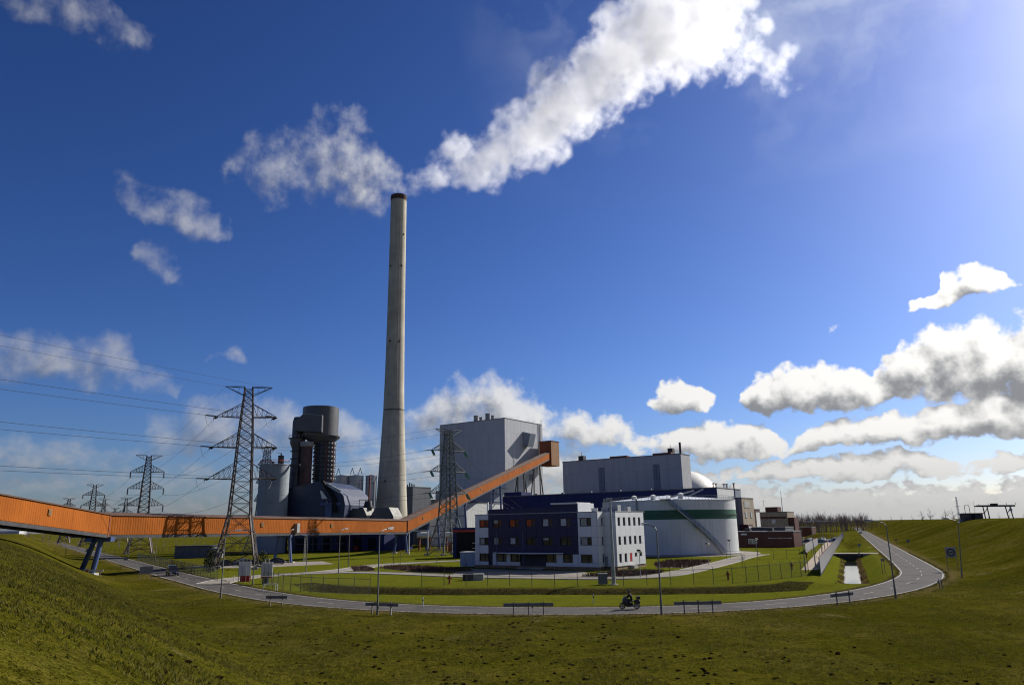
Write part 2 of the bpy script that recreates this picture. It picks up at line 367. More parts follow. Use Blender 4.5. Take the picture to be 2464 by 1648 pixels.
zone = np.zeros((ny*nx, 4), 'f4'); zone[:, 3] = 1
zone[:, 0] = ((g_side > 0)*sst(g_rd, 3.4, 5.0)*(1-.75*np.maximum(sst(-GX, 62, 84), sst(GY, 230, 300)))).ravel()                                                   # mown lawn of the plant
zone[:, 1] = ((g_side > 0)*(g_dd < 6.0)*(g_ds > -.5)*g_tap*sst(g_dd, .4, 1.2)*(1-sst(g_dd, 4.2, 6.0))*(g_ds > 0)).ravel()   # rough ditch bank
zone[:, 2] = ((1-sst(g_rd, 3.5, 6.2))*np.where(g_side < 0, 1.0, .35)).ravel()                              # worn verge
za = me.attributes.new('zone', 'FLOAT_COLOR', 'POINT'); za.data.foreach_set('color', zone.ravel())
def grass_material(name, base, dry, dark, soil=.5, amt=1.0):
    m = bpy.data.materials.new(name); m.use_nodes = True; T = NT(m.node_tree); T.n.clear()
    b = T.new('ShaderNodeBsdfPrincipled'); out = T.new('ShaderNodeOutputMaterial'); T.l.new(b.outputs[0], out.inputs[0])
    P = T.new('ShaderNodeTexCoord').outputs['Object']
    big = T.noise(P, .045, 5, .6); mid = T.noise(P, .35, 6, .65); fin = T.noise(P, 2.4, 5, .7); tuft = T.noise(P, 7.0, 3, .6)
    c = T.mix(T.rng(mid, .35, .68), c4(base), c4(dry))
    c = T.mix(T.math('MULTIPLY', T.rng(big, .42, .60), .75), c, c4(dark))
    pale = T.noise(T.vec('MULTIPLY', P, (1, .6, 1)), .075, 6, .66, .5)
    c = T.mix(T.math('MULTIPLY', T.rng(pale, .52, .66), .6), c, c4((.125, .10, .028)))
    c = T.mix(T.math('MULTIPLY', T.rng(fin, .50, .66), .85), c, c4(tuple(v*.42 for v in dark)))
    mot = T.noise(P, .85, 4, .68, .4)
    c = T.mix(T.math('MULTIPLY', T.rng(mot, .52, .66), .7), c, c4(tuple(v*.5 for v in dark)))
    c = T.mix(T.math('MULTIPLY', T.rng(tuft, .5, .75), .5), c, c4(tuple(v*1.35 for v in dry)))
    bare = T.math('MULTIPLY', T.rng(T.noise(P, .11, 7, .66, .6), .60, .70), T.rng(mid, .45, .6))
    c = T.mix(T.math('MULTIPLY', bare, soil), c, c4((.23, .18, .11)))
    zs = T.new('ShaderNodeSeparateColor'); T.l.new(T.new('ShaderNodeAttribute', attribute_name='zone').outputs['Color'], zs.inputs[0])
    mown = T.noise(P, .5, 4, .6)
    lawn = T.mix(T.rng(mown, .3, .7), c4((.092, .108, .010)), c4((.138, .142, .015)))
    lawn = T.mix(T.math('MULTIPLY', T.rng(fin, .55, .78), .6), lawn, c4((.05, .065, .008)))
    c = T.mix(T.math('MULTIPLY', zs.outputs[0], .85), c, lawn)
    rough_c = T.mix(T.rng(T.noise(T.vec('MULTIPLY', P, (1, 1, 3)), 1.6, 6, .7), .35, .65), c4((.024, .022, .007)), c4((.085, .075, .022)))
    c = T.mix(zs.outputs[1], c, rough_c)
    vg = T.math('MULTIPLY', zs.outputs[2], T.rng(T.noise(P, 1.1, 5, .7), .35, .6))
    c = T.mix(T.math('MULTIPLY', vg, .8), c, c4((.15, .105, .06)))
    T.put(b.inputs['Base Color'], c); b.inputs['Roughness'].default_value = 1.0; b.inputs['Specular IOR Level'].default_value = 0.0
    bn = T.new('ShaderNodeBump'); bn.inputs['Strength'].default_value = 1.0*amt; bn.inputs['Distance'].default_value = .42
    hsum = T.math('ADD', T.math('MULTIPLY', fin, .7), T.math('MULTIPLY', tuft, .45)); hsum = T.math('ADD', hsum, T.math('MULTIPLY', mid, .9))
    T.l.new(hsum, bn.inputs['Height']); T.l.new(bn.outputs[0], b.inputs['Normal'])
    return m
GRASS = grass_material('dike_grass', (.068, .067, .006), (.108, .088, .012), (.038, .042, .003))
me.materials.append(GRASS)
ground = bpy.data.objects.new('ground', me); COL.objects.link(ground); tag(ground, 'olive grass dike slopes and meadow around the plant', kind='structure')
def gz(x, y): return float(ground_h(np.array([x]), np.array([y]))[0])

# ---------------------------------------------------------------- road
def offset_line(L, d):
    t = np.gradient(L, axis=0); t /= np.linalg.norm(t, axis=1)[:, None]
    return L+np.stack([-t[:, 1], t[:, 0]], -1)*(d if np.isscalar(d) else np.asarray(d)[:, None])
def ribbon(L, a, b, z, mb=None):
    mb = mb or MB(); p = offset_line(L, a); q = offset_line(L, b)
    for i in range(len(L)-1):
        mb.quad((*p[i], z), (*p[i+1], z), (*q[i+1], z), (*q[i], z))
    return mb
def resample(L, step):
    s = np.concatenate([[0], np.cumsum(np.linalg.norm(np.diff(L, axis=0), axis=1))]); n = max(2, int(s[-1]/step)+1); u = np.linspace(0, s[-1], n)
    return np.stack([np.interp(u, s, L[:, 0]), np.interp(u, s, L[:, 1])], -1)
def asphalt(name, c0, c1, sc=.5):
    m = bpy.data.materials.new(name); m.use_nodes = True; T = NT(m.node_tree); T.n.clear()
    b = T.new('ShaderNodeBsdfPrincipled'); out = T.new('ShaderNodeOutputMaterial'); T.l.new(b.outputs[0], out.inputs[0])
    P = T.new('ShaderNodeTexCoord').outputs['Object']
    c = T.mix(T.rng(T.noise(P, sc, 6, .65), .3, .7), c4(c0), c4(c1)); c = T.mix(T.math('MULTIPLY', T.rng(T.noise(P, .16, 3, .5), .55, .6), .3), c, c4(tuple(v*.6 for v in c0))); c = T.mix(T.math('MULTIPLY', T.rng(T.noise(P, 9, 3, .6), .5, .75), .35), c, c4(tuple(v*.55 for v in c0)))
    T.put(b.inputs['Base Color'], c); b.inputs['Roughness'].default_value = .95; b.inputs['Specular IOR Level'].default_value = .05
    bn = T.new('ShaderNodeBump'); bn.inputs['Strength'].default_value = .3; bn.inputs['Distance'].default_value = .01; T.l.new(T.noise(P, 60, 2, .5), bn.inputs['Height']); T.l.new(bn.outputs[0], b.inputs['Normal'])
    return m
M_ASPH = asphalt('road_asphalt', (.068, .063, .059), (.105, .097, .090)); M_PATH = asphalt('path_paving', (.20, .18, .155), (.28, .25, .22), .8)
M_LINE = mat('road_paint', (.38, .36, .33), .9, .45, 3.0, spec=.05)
RS = resample(ROAD, 3.0)
road = ribbon(RS, -3.25, 3.25, .012).build('road', M_ASPH); tag(road, 'grey asphalt road curving round the plant corner', kind='structure')
mb = MB(); ribbon(RS, -3.05, -2.87, .018, mb); ribbon(RS, 2.87, 3.05, .018, mb); mb.build('edge_line', M_LINE, road)
mb = MB(); fine = resample(ROAD, .75)
for i in range(0, len(fine)-5, 12): ribbon(fine[i:i+5], -.07, .07, .018, mb)
mb.build('centre_line', M_LINE, road)
# ---------------------------------------------------------------- shared materials
def clad(name, col, pw=1.2, ph=5.0, var=.10, rough=.55, line=.35, metal=0.0, bump=.35):
    m = bpy.data.materials.new(name); m.use_nodes = True; T = NT(m.node_tree); T.n.clear()
    b = T.new('ShaderNodeBsdfPrincipled'); out = T.new('ShaderNodeOutputMaterial'); T.l.new(b.outputs[0], out.inputs[0])
    P = T.new('ShaderNodeTexCoord').outputs['Object']; s = T.sep(P)
    u = T.math('DIVIDE', T.math('ADD', T.vec('DOT_PRODUCT', P, tuple(AX)), T.vec('DOT_PRODUCT', P, tuple(BX))), pw)
    v = T.math('DIVIDE', s[2], ph)
    wn = T.new('ShaderNodeTexWhiteNoise', noise_dimensions='2D'); T.l.new(T.xyz(T.math('FLOOR', u), T.math('FLOOR', v), 0.0), wn.inputs['Vector'])
    c = T.mix(wn.outputs[0], c4(tuple(x*(1-var) for x in col)), c4(tuple(min(1, x*(1+var)) for x in col)))
    st = T.noise(T.vec('MULTIPLY', P, (1.2, 1.2, .06)), .8, 5, .65)
    c = T.mix(T.math('MULTIPLY', T.rng(st, .42, .8), .4), c, c4(tuple(x*.6 for x in col)))
    fu = T.math('FRACT', u); ln = T.math('LESS_THAN', fu, .07); lv = T.math('LESS_THAN', T.math('FRACT', v), .02)
    l = T.math('MAXIMUM', ln, lv)
    c = T.mix(T.math('MULTIPLY', l, line), c, c4(tuple(x*.35 for x in col)))
    T.put(b.inputs['Base Color'], c); b.inputs['Roughness'].default_value = rough; b.inputs['Metallic'].default_value = metal; b.inputs['Specular IOR Level'].default_value = .3
    bn = T.new('ShaderNodeBump'); bn.inputs['Strength'].default_value = bump; bn.inputs['Distance'].default_value = .08
    T.l.new(T.math('MULTIPLY', T.math('PINGPONG', u, .5), 1.0), bn.inputs['Height']); T.l.new(bn.outputs[0], b.inputs['Normal'])
    return m
M_CONC = mat('chimney_concrete', (.44, .405, .325), .9, .16, .12, bump=.25, bscale=1.5, streak=.5)
M_CONC2 = mat('plain_concrete', (.36, .35, .32), .9, .2, .4, bump=.2, bscale=4, streak=.3)
M_RUSTCAP = mat('cap_brick', (.085, .045, .035), .9, .25, .5)
M_BLACK = mat('dark_opening', (.012, .012, .014), .9, .3)
M_ORANGE = mat('orange_cladding', (.30, .086, .013), .85, .14, .12, streak=.4, spec=.08)
M_ORROOF = mat('brown_roof_sheet', (.10, .055, .035), .7, .2, .3)
M_DRED = mat('dark_red_cladding', (.20, .055, .025), .6, .15, .3, streak=.3)
M_LITBROWN = mat('header_lit_brown', (.27, .13, .045), .6, .15, .3, streak=.3)  # sunlit side of the transfer head, sunlight put into the colour
M_STEELBLUE = mat('blue_steel', (.05, .085, .21), .45, .15, .5, spec=.5)
M_STEELGREY = mat('galvanised_steel', (.36, .37, .37), .5, .2, .8, metal=.5)
M_DARKSTEEL = mat('dark_steel', (.045, .045, .05), .6, .25, .8)
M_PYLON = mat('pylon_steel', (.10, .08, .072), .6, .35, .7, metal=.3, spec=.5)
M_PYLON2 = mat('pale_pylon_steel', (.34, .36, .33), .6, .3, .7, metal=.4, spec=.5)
M_GLASSINS = mat('insulator_glass', (.16, .30, .25), .15, .2, 3.0, spec=.8)
M_INSDARK = mat('insulator_dark', (.03, .03, .035), .3, .2, 3.0, spec=.6)
M_WIRE = mat('wire', (.05, .05, .055), .5, .1)
C_BOILER = clad('boiler_cladding', (.42, .43, .46), 1.5, 9.0, .05)
C_TURB = clad('turbine_cladding', (.40, .40, .41), 1.5, 8.0, .06)
C_NAVY = clad('navy_cladding', (.012, .022, .105), 1.2, 3.0, .12)
C_WHITE = clad('white_cladding', (.66, .67, .66), 1.2, 4.0, .05)
C_BLUEGREY = clad('bluegrey_cladding', (.20, .23, .28), 1.2, 4.0, .08)
C_TAN = clad('tan_cladding', (.33, .27, .19), 1.8, 6.0, .10)
C_REDDARK = clad('maroon_boarding', (.085, .024, .018), .6, 12.0, .15)
C_GREYDK = clad('slate_cladding', (.10, .11, .125), 1.2, 4.0, .12)

def boxAB(mb, o, u, v, z0, z1):
    """box on the plant grid: origin o, u along AX, v along BX"""
    o = Vector((o[0], o[1], 0))
    return mb.obox(o+ZX*z0, AX*u, BX*v, ZX*(z1-z0))
def abw(o, u, v, z=0.0): return Vector((o[0], o[1], 0))+AX*u+BX*v+ZX*z

# ---------------------------------------------------------------- chimney
CH = Vector((-57.3, 350, 0))
t = thing('chimney', 'tall tapering concrete chimney with dark red cap', 'chimney', CH)
prof = [(8.1, 0), (7.75, 7), (7.35, 15), (6.85, 24), (6.25, 36), (5.6, 49), (5.02, 62.6)]
MB().lathe(prof, CH, 64).build('shaft_base', M_CONC, t, True)
MB().lathe([(4.93, 62.6), (4.93, 63.3)], CH, 64).build('ring_joint', mat('joint_dark', (.14, .13, .115), .9), t, True)
MB().lathe([(5.0, 63.3), (4.75, 74), (4.5, 90), (4.28, 112), (4.12, 140), (4.0, 171.7)], CH, 64).build('shaft', M_CONC, t, True)
MB().lathe([(4.0, 171.7), (4.12, 171.8), (4.12, 174.4), (3.9, 174.5), (3.5, 174.5), (3.5, 168)], CH, 64).build('cap', M_RUSTCAP, t, True)
MB().lathe([(3.5, 168), (0.01, 168)], CH, 48).build('flue_mouth', M_BLACK, t)
for k in range(14):
    a = 2*math.pi*k/14; c = CH+Vector((math.cos(a)*4.11, math.sin(a)*4.11, 172.7)); d = Vector((math.cos(a), math.sin(a), 0))
    MB().cyl(c-d*.1, c+d*.06, .38, .38, 10).build('vent_hole', M_BLACK, t)
for k, (a, z) in enumerate([(-2.3, 135), (-.9, 135), (-1.9, 29), (-.65, 152), (-2.0, 96), (-1.0, 96)]):
    r = np.interp(z, [0, 24, 62.6, 112, 170], [8.1, 6.85, 5.0, 4.28, 4.0]); d = Vector((math.cos(a), math.sin(a), 0)); c = CH+d*r+ZX*z
    MB().obox(c-d*.1-Vector((-d.y, d.x, 0))*.3, d*.55, Vector((-d.y, d.x, 0))*.6, ZX*.8).build('warning_light', M_DARKSTEEL, t)
mb = MB(); a = -1.15
for z in range(64, 170, 2):
    r = np.interp(z, [62.6, 112, 170], [5.0, 4.28, 4.0])+.12; d = Vector((math.cos(a), math.sin(a), 0)); mb.bar(CH+d*r+ZX*z, CH+d*r+ZX*(z+2), .12)
mb.build('cable_duct', M_CONC2, t)
for k in range(3):
    z = 3+k*2; r = 8.1-k*.1
    MB().lathe([(r+.02, z), (r+.3, z), (r+.3, z+.4), (r, z+.4)], CH, 48).build('base_band', M_CONC2, t, True)

# ---------------------------------------------------------------- coal conveyor bridge
C = [Vector((-78.6, 70, 13.7)), Vector((-81.2, 148, 7.9)), Vector((-39.1, 262, 6.9)), Vector((22.0, 468, 49.6))]
conv = thing('conveyor_bridge', 'long orange enclosed coal conveyor climbing to the boiler house', 'conveyor', (-81.2, 148, 0))
HW, WH, RH = 2.1, 3.75, .55
def gallery(p, q, lo, hi, panel):
    d = (q-p); L = d.length; d.normalize(); s = Vector((d.y, -d.x, 0)).normalized()     # towards the camera side
    p, q = Vector(p), Vector(q)
    for sd in (1, -1):
        step = .62; n = int(L/step); npan = max(1, int(round(L/panel))); per = max(1, n//npan)
        k0 = 0
        while k0 < n:
            k1 = min(n, k0+per)
            if n-k1 < per//2: k1 = n
            mb = MB()
            for k in range(k0, k1):
                a = p+d*(L*k/n); pts = []
                for f, off in ((0, 0), (.28, 0), (.40, .025), (.88, .025), (1.0, 0)):
                    pts.append(a+d*(L/n*f)+s*sd*(HW+off))
                for x, y in zip(pts[:-1], pts[1:]): mb.quad(x+ZX*.12, y+ZX*.12, y+ZX*WH, x+ZX*WH)
            mb.build('wall_panel', M_ORANGE, conv)
            k0 = k1
    mb = MB(); e0 = s*(HW+.22)
    for sd in (1, -1):
        mb.hexa([p+e0*sd+ZX*WH, q+e0*sd+ZX*WH, q+ZX*(WH+RH), p+ZX*(WH+RH), p+e0*sd+ZX*(WH+.12), q+e0*sd+ZX*(WH+.12), q+ZX*(WH+RH+.12), p+ZX*(WH+RH+.12)])
    mb.build('roof', M_ORROOF, conv)
    mb = MB(); mb.obox(p-s*HW*.98, q-p, s*HW*1.96, ZX*.14); mb.build('floor_deck', M_ORROOF, conv)
    for sd in (1, -1): MB().bar(p+s*sd*(HW-.1)-ZX*.28, q+s*sd*(HW-.1)-ZX*.28, .3, .55).build('floor_girder', M_DARKSTEEL, conv)
    n = int(L/6)
    for k in range(n+1): c = p.lerp(q, k/max(1, n)); MB().bar(c-s*HW-ZX*.3, c+s*HW-ZX*.3, .2, .35).build('cross_beam', M_DARKSTEEL, conv)
gallery(C[0], C[1], 0, 1, 12); gallery(C[1], C[2], 0, 1, 14); gallery(C[2], C[3], 0, 1, 20)
for c, w in ((C[1], .35), (C[2], .3)):
    d = (C[2]-C[1]).normalized(); s = Vector((d.y, -d.x, 0)).normalized()
    for sd in (1, -1):
        MB().bar(c+s*sd*(HW+.14)-ZX*.4, c+s*sd*(HW+.14)+ZX*(WH+.3), w, w*.7).build('joint_frame', M_DRED, conv)
def on(i, tt, sd=0.0, z=0.0):
    d = (C[i+1]-C[i]).normalized(); s = Vector((d.y, -d.x, 0)).normalized(); return C[i].lerp(C[i+1], tt)+s*sd+ZX*z
# hatches in the side wall
for i, tt, zz in ((0, .72, 1.9), (1, .37, 1.7), (1, .62, 1.6), (2, .06, 1.7), (2, .36, 1.7), (2, .68, 1.7)):
    d = (C[i+1]-C[i]).normalized(); s = Vector((d.y, -d.x, 0)).normalized(); a = on(i, tt, HW+.08, zz)
    h = MB().obox(a, d*.9, s*.12, ZX*1.0).build('hatch', mat('hatch_frame', (.30, .16, .06), .5), conv)
    MB().obox(a+d*.12+s*.125+ZX*.12, d*.66, s*.02, ZX*.76).build('pane', mat('hatch_pane', (.16, .12, .07), .3), h)
# trestles
def trestle(tops, feet, r, m, head=None, brace=True):
    for a, b in zip(tops, feet):
        MB().cyl(a, b, r, r, 12).build('support_leg', m, conv)
        MB().box(b[0]-r*1.8, b[0]+r*1.8, b[1]-r*1.8, b[1]+r*1.8, b[2]-.6, b[2]+.15).build('footing', M_CONC2, conv)
    if head: MB().bar(head[0], head[1], .9, .9).build('crosshead', M_STEELBLUE, conv)
g1 = C[1]
trestle([g1+Vector((-.9, .2, -.9)), g1+Vector((.5, .0, -.9))], [Vector((-85.6, 151.2, gz(-85.6, 151.2))), Vector((-81.4, 147.4, gz(-81.4, 147.4)))], .48, M_STEELBLUE, (g1+Vector((-3.2, 1.4, -.75)), g1+Vector((3.0, -.6, -.75))))
def trestle_at(i, tt, spread, zf, r=.4, n=2, m=None, up=.55):
    d = (C[i+1]-C[i]).normalized(); s = Vector((d.y, -d.x, 0)).normalized(); dh = Vector((d.x, d.y, 0)).normalized(); c = on(i, tt)
    m = m or M_STEELBLUE
    for sd in (1, -1):
        a = c+s*sd*1.7-ZX*up
        for e in ((-1, 1) if n == 4 else (0,)):
            b = Vector((c.x, c.y, zf))+s*sd*(1.7+spread*.35)+dh*e*spread
            MB().cyl(a, b, r, r, 10).build('support_leg', m, conv)
        if n == 2: MB().box(b.x-.9, b.x+.9, b.y-.9, b.y+.9, b.z-.5, b.z+.25).build('footing', M_CONC2, conv)
    MB().bar(c-s*2.4-ZX*(up+.1), c+s*2.4-ZX*(up+.1), .7, .7).build('crosshead', m, conv)
    if n == 2:
        h = c.z-zf
        for f in (.35, .7):
            if h > 12: MB().bar(Vector((c.x, c.y, zf+h*f))-s*2.2, Vector((c.x, c.y, zf+h*f))+s*2.2, .3).build('brace', m, conv)
trestle_at(1, .47, 2.6, 0, .42); trestle_at(1, .995, 2.2, 0, .42)
for tt in (.13, .27): trestle_at(2, tt, 3.0, 0, .45)
trestle_at(2, .50, 2.6, 0, .5)
for tt in (.70, .86): trestle_at(2, tt, 5.5, 12, .38, 4, M_DARKSTEEL)
# walkway platform with ladder at the middle trestle
p = on(1, .495, HW+.25, 0)
mb = MB(); d = (C[2]-C[1]).normalized(); s = Vector((d.y, -d.x, 0)).normalized()
mb.obox(p-ZX*.5, d*2.6, s*1.3, ZX*.12)
mb.build('platform', M_STEELBLUE, conv)
mb = MB()
for k in range(4):
    for z in (.0,): mb.bar(p+d*(2.6*k/3)+s*1.25-ZX*.4, p+d*(2.6*k/3)+s*1.25+ZX*.9, .07)
for z in (.3, .8): mb.bar(p+s*1.25+ZX*z, p+d*2.6+s*1.25+ZX*z, .07)
mb.build('handrail', mat('red_rail', (.35, .05, .03), .5), conv)
mb = MB()
for sd in (-.3, .3): mb.bar(p+d*(2.2+sd)+s*.7+ZX*-.5, Vector(((p+d*(2.2+sd)+s*.7).x, (p+d*(2.2+sd)+s*.7).y, 0)), .09)
for k in range(18): z = .4*k+.2; a = p+d*1.9+s*.7; mb.bar(Vector((a.x, a.y, z)), Vector(((a+d*.6).x, (a+d*.6).y, z)), .05)
mb.build('ladder', M_STEELGREY, conv)
MB().obox(p-d*1.6-s*.2+ZX*.2, d*1.1, s*.9, ZX*2.4).build('junction_box', M_STEELGREY, conv)
# transfer head at the boiler house
HB = Vector((23.3, 462.0, 0))
o = HB+BX*0; Lh = 8.6
mb = MB(); mb.obox(o-AX*Lh+ZX*44.5, AX*Lh, BX*9.5, ZX*15.2); mb.build('transfer_head', M_DRED, conv)
mb = MB(); mb.obox(o+AX*.01+BX*.02+ZX*44.7, AX*.2, BX*9.4, ZX*14.8); mb.build('transfer_head_lit_side', M_LITBROWN, conv)  # brown sheet paints this side sunlit beside the shaded dark red front
mb = MB(); mb.obox(o-AX*(Lh+.2)-BX*.2+ZX*59.7, AX*(Lh+.6), BX*9.9, ZX*.35); mb.build('transfer_head_roof', M_ORROOF, conv)
# ---------------------------------------------------------------- boiler house
def building(name, label, o, u, v, z, m, cat='building', group=None, roof=True, rm=None, wallname='wall'):
    """o is the near corner; the front runs back along -AX for u metres, the side along BX for v metres"""
    t = thing(name, label, cat, (o[0], o[1], 0), group)
    o = Vector((o[0], o[1], 0))
    for nm, p, a in (('front', o, -AX*u), ('side', o, BX*v), ('back', o+BX*v, -AX*u), ('far_side', o-AX*u, BX*v)):
        n = BX if nm in ('front', 'back') else AX; w = .3 if nm in ('back', 'side') else -.3
        nn = {'front': BX, 'back': -BX, 'side': -AX, 'far_side': AX}[nm]
        tr = {'front': 0, 'back': 0, 'side': .3, 'far_side': .3}[nm]
        q = p+(a.normalized()*tr); L = a.length-2*tr
        MB().obox(q, a.normalized()*L, nn*.3, ZX*z).build(wallname, m, t)
    if roof:
        MB().obox(o+AX*.12-BX*.12+ZX*z, -AX*(u+.24), BX*(v+.24), ZX*.35).build('roof', rm or mat('roof_felt', (.16, .16, .165), .9, .2, .2), t)
    return t
def face_box(o, n, along, t0, w, z0, h, d=.12):
    """box standing proud of a wall through o running along 'along' with outward normal n"""
    return MB().obox(Vector((o[0], o[1], 0))+along*t0+ZX*z0, along*w, n*d, ZX*h)
M_GLASS = mat('window_glass', (.02, .025, .03), .08, .3, 1.0, spec=.6)
M_GLASSLIT = mat('pale_window', (.42, .44, .46), .25, .25, 1.0, spec=.5)  # pale copy of the window glass, the light on it put into the colour
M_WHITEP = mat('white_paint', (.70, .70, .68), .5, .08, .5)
M_GREYP = mat('grey_paint', (.28, .29, .30), .55, .12, .5)
BO = (-5.2, 440)
boiler = building('boiler_house', 'huge grey block of the boiler house with four roof vents', BO, 51, 41, 71.4, C_BOILER)
def roof_pt(o, u, v, z): return Vector((o[0], o[1], 0))-AX*u+BX*v+ZX*z
for u, v, r, h in ((25.5, 5, 1.55, 4.2), (20.6, 3.5, 1.0, 2.6), (15.5, 4, 1.6, 4.4), (11.5, 3.5, .95, 2.8)):
    c = roof_pt(BO, u, v, 71.6)
    v_ = MB().cyl(c, c+ZX*h, r, r, 20).build('roof_vent', M_GREYP, boiler, True); MB().lathe([(r+.12, h-.5), (r+.12, h+.05), (r-.1, h+.1)], c, 20).build('vent_rim', M_GREYP, v_, True)
for t0, z0, h in ((8.5, 38, 13), (8.5, 24, 11), (29.5, 38, 9)):
    w = face_box(BO, AX, BX, t0, 1.9, z0, h, .1).build('window_strip', M_GLASSLIT, boiler)
    for k in range(1, int(h/2)): face_box(BO, AX, BX, t0, 1.9, z0+k*2, .18, .16).build('glazing_bar', M_WHITEP, w)
# slanted discharge hood and small hood on the lit side
def hood(t0, z0, s, nm):
    o = Vector((BO[0], BO[1], 0))+BX*t0+ZX*z0
    MB().hexa([o+AX*.02, o+AX*3.4*s+BX*.4*s-ZX*1.5*s, o+AX*3.4*s+BX*6.4*s-ZX*1.5*s, o+BX*6*s+AX*.02, o+ZX*8*s+AX*.02, o+AX*5.2*s+BX*1.0*s+ZX*6.6*s, o+AX*5.2*s+BX*7.2*s+ZX*6.6*s, o+BX*6.4*s+ZX*8*s+AX*.02]).build(nm, C_BLUEGREY, boiler)
hood(19, 57, 1.0, 'discharge_hood'); hood(25.5, 36, .42, 'small_hood')
mb = MB(); o = abw(BO, .6, 38.5, 0)
for k in range(20):
    z = 50+k*1.1
    mb.bar(o+ZX*z, o+BX*2+ZX*z, .14); mb.bar(o+ZX*z, o+BX*2+ZX*(z+1.1), .1)
for v in (0, 2): mb.bar(o+BX*v+ZX*50, o+BX*v+ZX*74.5, .2)
mb.build('ladder_cage', M_STEELGREY, boiler)
# lower bay in front of the boiler house
annex = building('boiler_annex', 'low grey annex at the foot of the boiler house', (-9.5, 422), 46, 9, 29.0, C_TURB)
for u in (4, 10, 17, 24, 31, 38):
    MB().cyl(roof_pt((-9.5, 422), u, 3, 29.2), roof_pt((-9.5, 422), u, 3, 30.4+(u % 3)*.6), .5, .5, 10).build('roof_vent', M_GREYP, annex, True)
# filter plant between chimney and boiler house
ff = building('filter_house', 'tan filter house with pipes behind the chimney foot', (-33, 396), 26, 16, 22.5, C_TAN)
for k in range(7):
    p = abw((-33, 396), -2-3.6*k, -1.2, 0)
    MB().bar(p, p+ZX*22, .5).build('steel_column', M_DARKSTEEL, ff)
for k, z in enumerate((8.5, 14.0, 19.5)):
    p = abw((-33, 396), .5, -1.3, z); MB().bar(p, p-AX*27, .5, .7).build('pipe_bridge', M_DARKSTEEL, ff)
    for j in range(2): MB().cyl(p+ZX*(.7+.8*j)-BX*.3, p-AX*27+ZX*(.7+.8*j)-BX*.3, .32, .32, 8).build('pipe', M_GREYP if j else M_CONC2, ff, True)
dk = building('dark_plant_block', 'dark steel plant block beside the chimney foot', (-52, 383), 8, 14, 28.5, C_GREYDK)
for k in range(5):
    p = roof_pt((-52, 383), 1+k*1.5, 2, 28.8); MB().cyl(p, p+ZX*(1.2+.5*(k % 3)), .35, .35, 8).build('roof_pipe', M_DARKSTEEL, dk)
tw = building('ash_block', 'grey ash handling block with rails on its roof', (-13, 404), 19, 10, 25.5, C_BLUEGREY)
mb = MB()
for k in range(10): p = roof_pt((-13, 404), k*2.1, .3, 25.8); mb.bar(p, p+ZX*1.2, .1)
for z in (.6, 1.15): mb.bar(roof_pt((-13, 404), 0, .3, 25.8+z), roof_pt((-13, 404), 19, .3, 25.8+z), .1)
mb.build('handrail', mat('rail_red', (.35, .05, .03), .5), tw)
# ---------------------------------------------------------------- turbine hall and navy hall
TO = (74.4, 330)
turb = building('turbine_hall', 'long grey turbine hall with two louvre strips', TO, 61.5, 10.5, 38.4, C_TURB)
for t0, in ((38.6,), (10.6,)):
    w = MB().obox(Vector((*TO, 0))-AX*(t0+3)-BX*.14+ZX*17, AX*3.0, BX*.13, ZX*17.5).build('louvre_strip', C_GREYDK, turb)
    for k in range(16):
        for j in range(2): MB().obox(Vector((*TO, 0))-AX*(t0+2.85-1.45*j)-BX*.24+ZX*(17.2+k*1.07), AX*1.25, BX*.1, ZX*.85).build('louvre', C_BLUEGREY, w)
for u, v, s, h in ((52, 4, 2.8, 2.6), (5.4, 4, 2.4, 3.0)):
    p = roof_pt(TO, u, v, 38.7); MB().obox(p, -AX*s, BX*s, ZX*h).build('roof_unit', M_DARKSTEEL, turb); MB().cyl(p-AX*1+ZX*h, p-AX*1+ZX*(h+1.6), .12, .12, 6).build('antenna', M_GREYP, turb)
p = roof_pt(TO, .9, 2, 38.6); MB().cyl(p, p+ZX*5.2, .5, .5, 12).build('exhaust_pipe', M_DARKSTEEL, turb)
for u, L in ((36, 9), (14, 9)): MB().obox(roof_pt(TO, u, 1.0, 38.7), AX*L, BX*3, ZX*.9).build('roof_skylight', M_DRED, turb)
NO = (72.9, 270)
navy = building('navy_hall', 'long low navy blue hall with white end wall', NO, 95, 18, 20.6, C_NAVY)
MB().obox(Vector((*NO, 0))+AX*.02+BX*.05+ZX*.2, AX*.15, BX*17.9, ZX*20.2).build('end_wall_cladding', C_WHITE, navy)
MB().obox(roof_pt(NO, 95, 1, 20.9), AX*9, BX*8, ZX*1.6).build('roof_house', C_NAVY, navy)
for k in range(6):
    p = roof_pt(NO, 14+k*13, 1, 20.9); MB().obox(p, AX*1.0, BX*1, ZX*.6).build('roof_unit', M_GREYP, navy)
for u in (34, 58, 72): 
    w = MB().obox(Vector((*NO, 0))-AX*(u+3)-BX*.1+ZX*12.2, AX*3, BX*.09, ZX*2.2).build('window', mat('dim_window', (.05, .07, .13), .2, .2, 1.0), navy)
    for j in range(1, 3): MB().obox(Vector((*NO, 0))-AX*(u+3-j)-BX*.16+ZX*12.2, AX*.1, BX*.05, ZX*2.2).build('glazing_bar', C_NAVY, w)
mb = MB()
for k in range(9): p = abw(NO, -.4, 1+2*k, 20.95); mb.bar(p, p+ZX*1.1, .08)
for z in (.55, 1.1): mb.bar(abw(NO, -.4, 1, 20.95+z), abw(NO, -.4, 17, 20.95+z), .08)
mb.build('handrail', M_STEELGREY, navy)
# white bunker bay left of the navy hall, below the conveyor
bay = building('bunker_bay', 'pale grey bay below the climbing conveyor', (-22.5, 345), 22, 88, 19.0, C_WHITE)
MB().obox(abw((-22.5, 345), .02, 40, 9), AX*.1, BX*5, ZX*5.2).build('door', M_BLACK, bay)
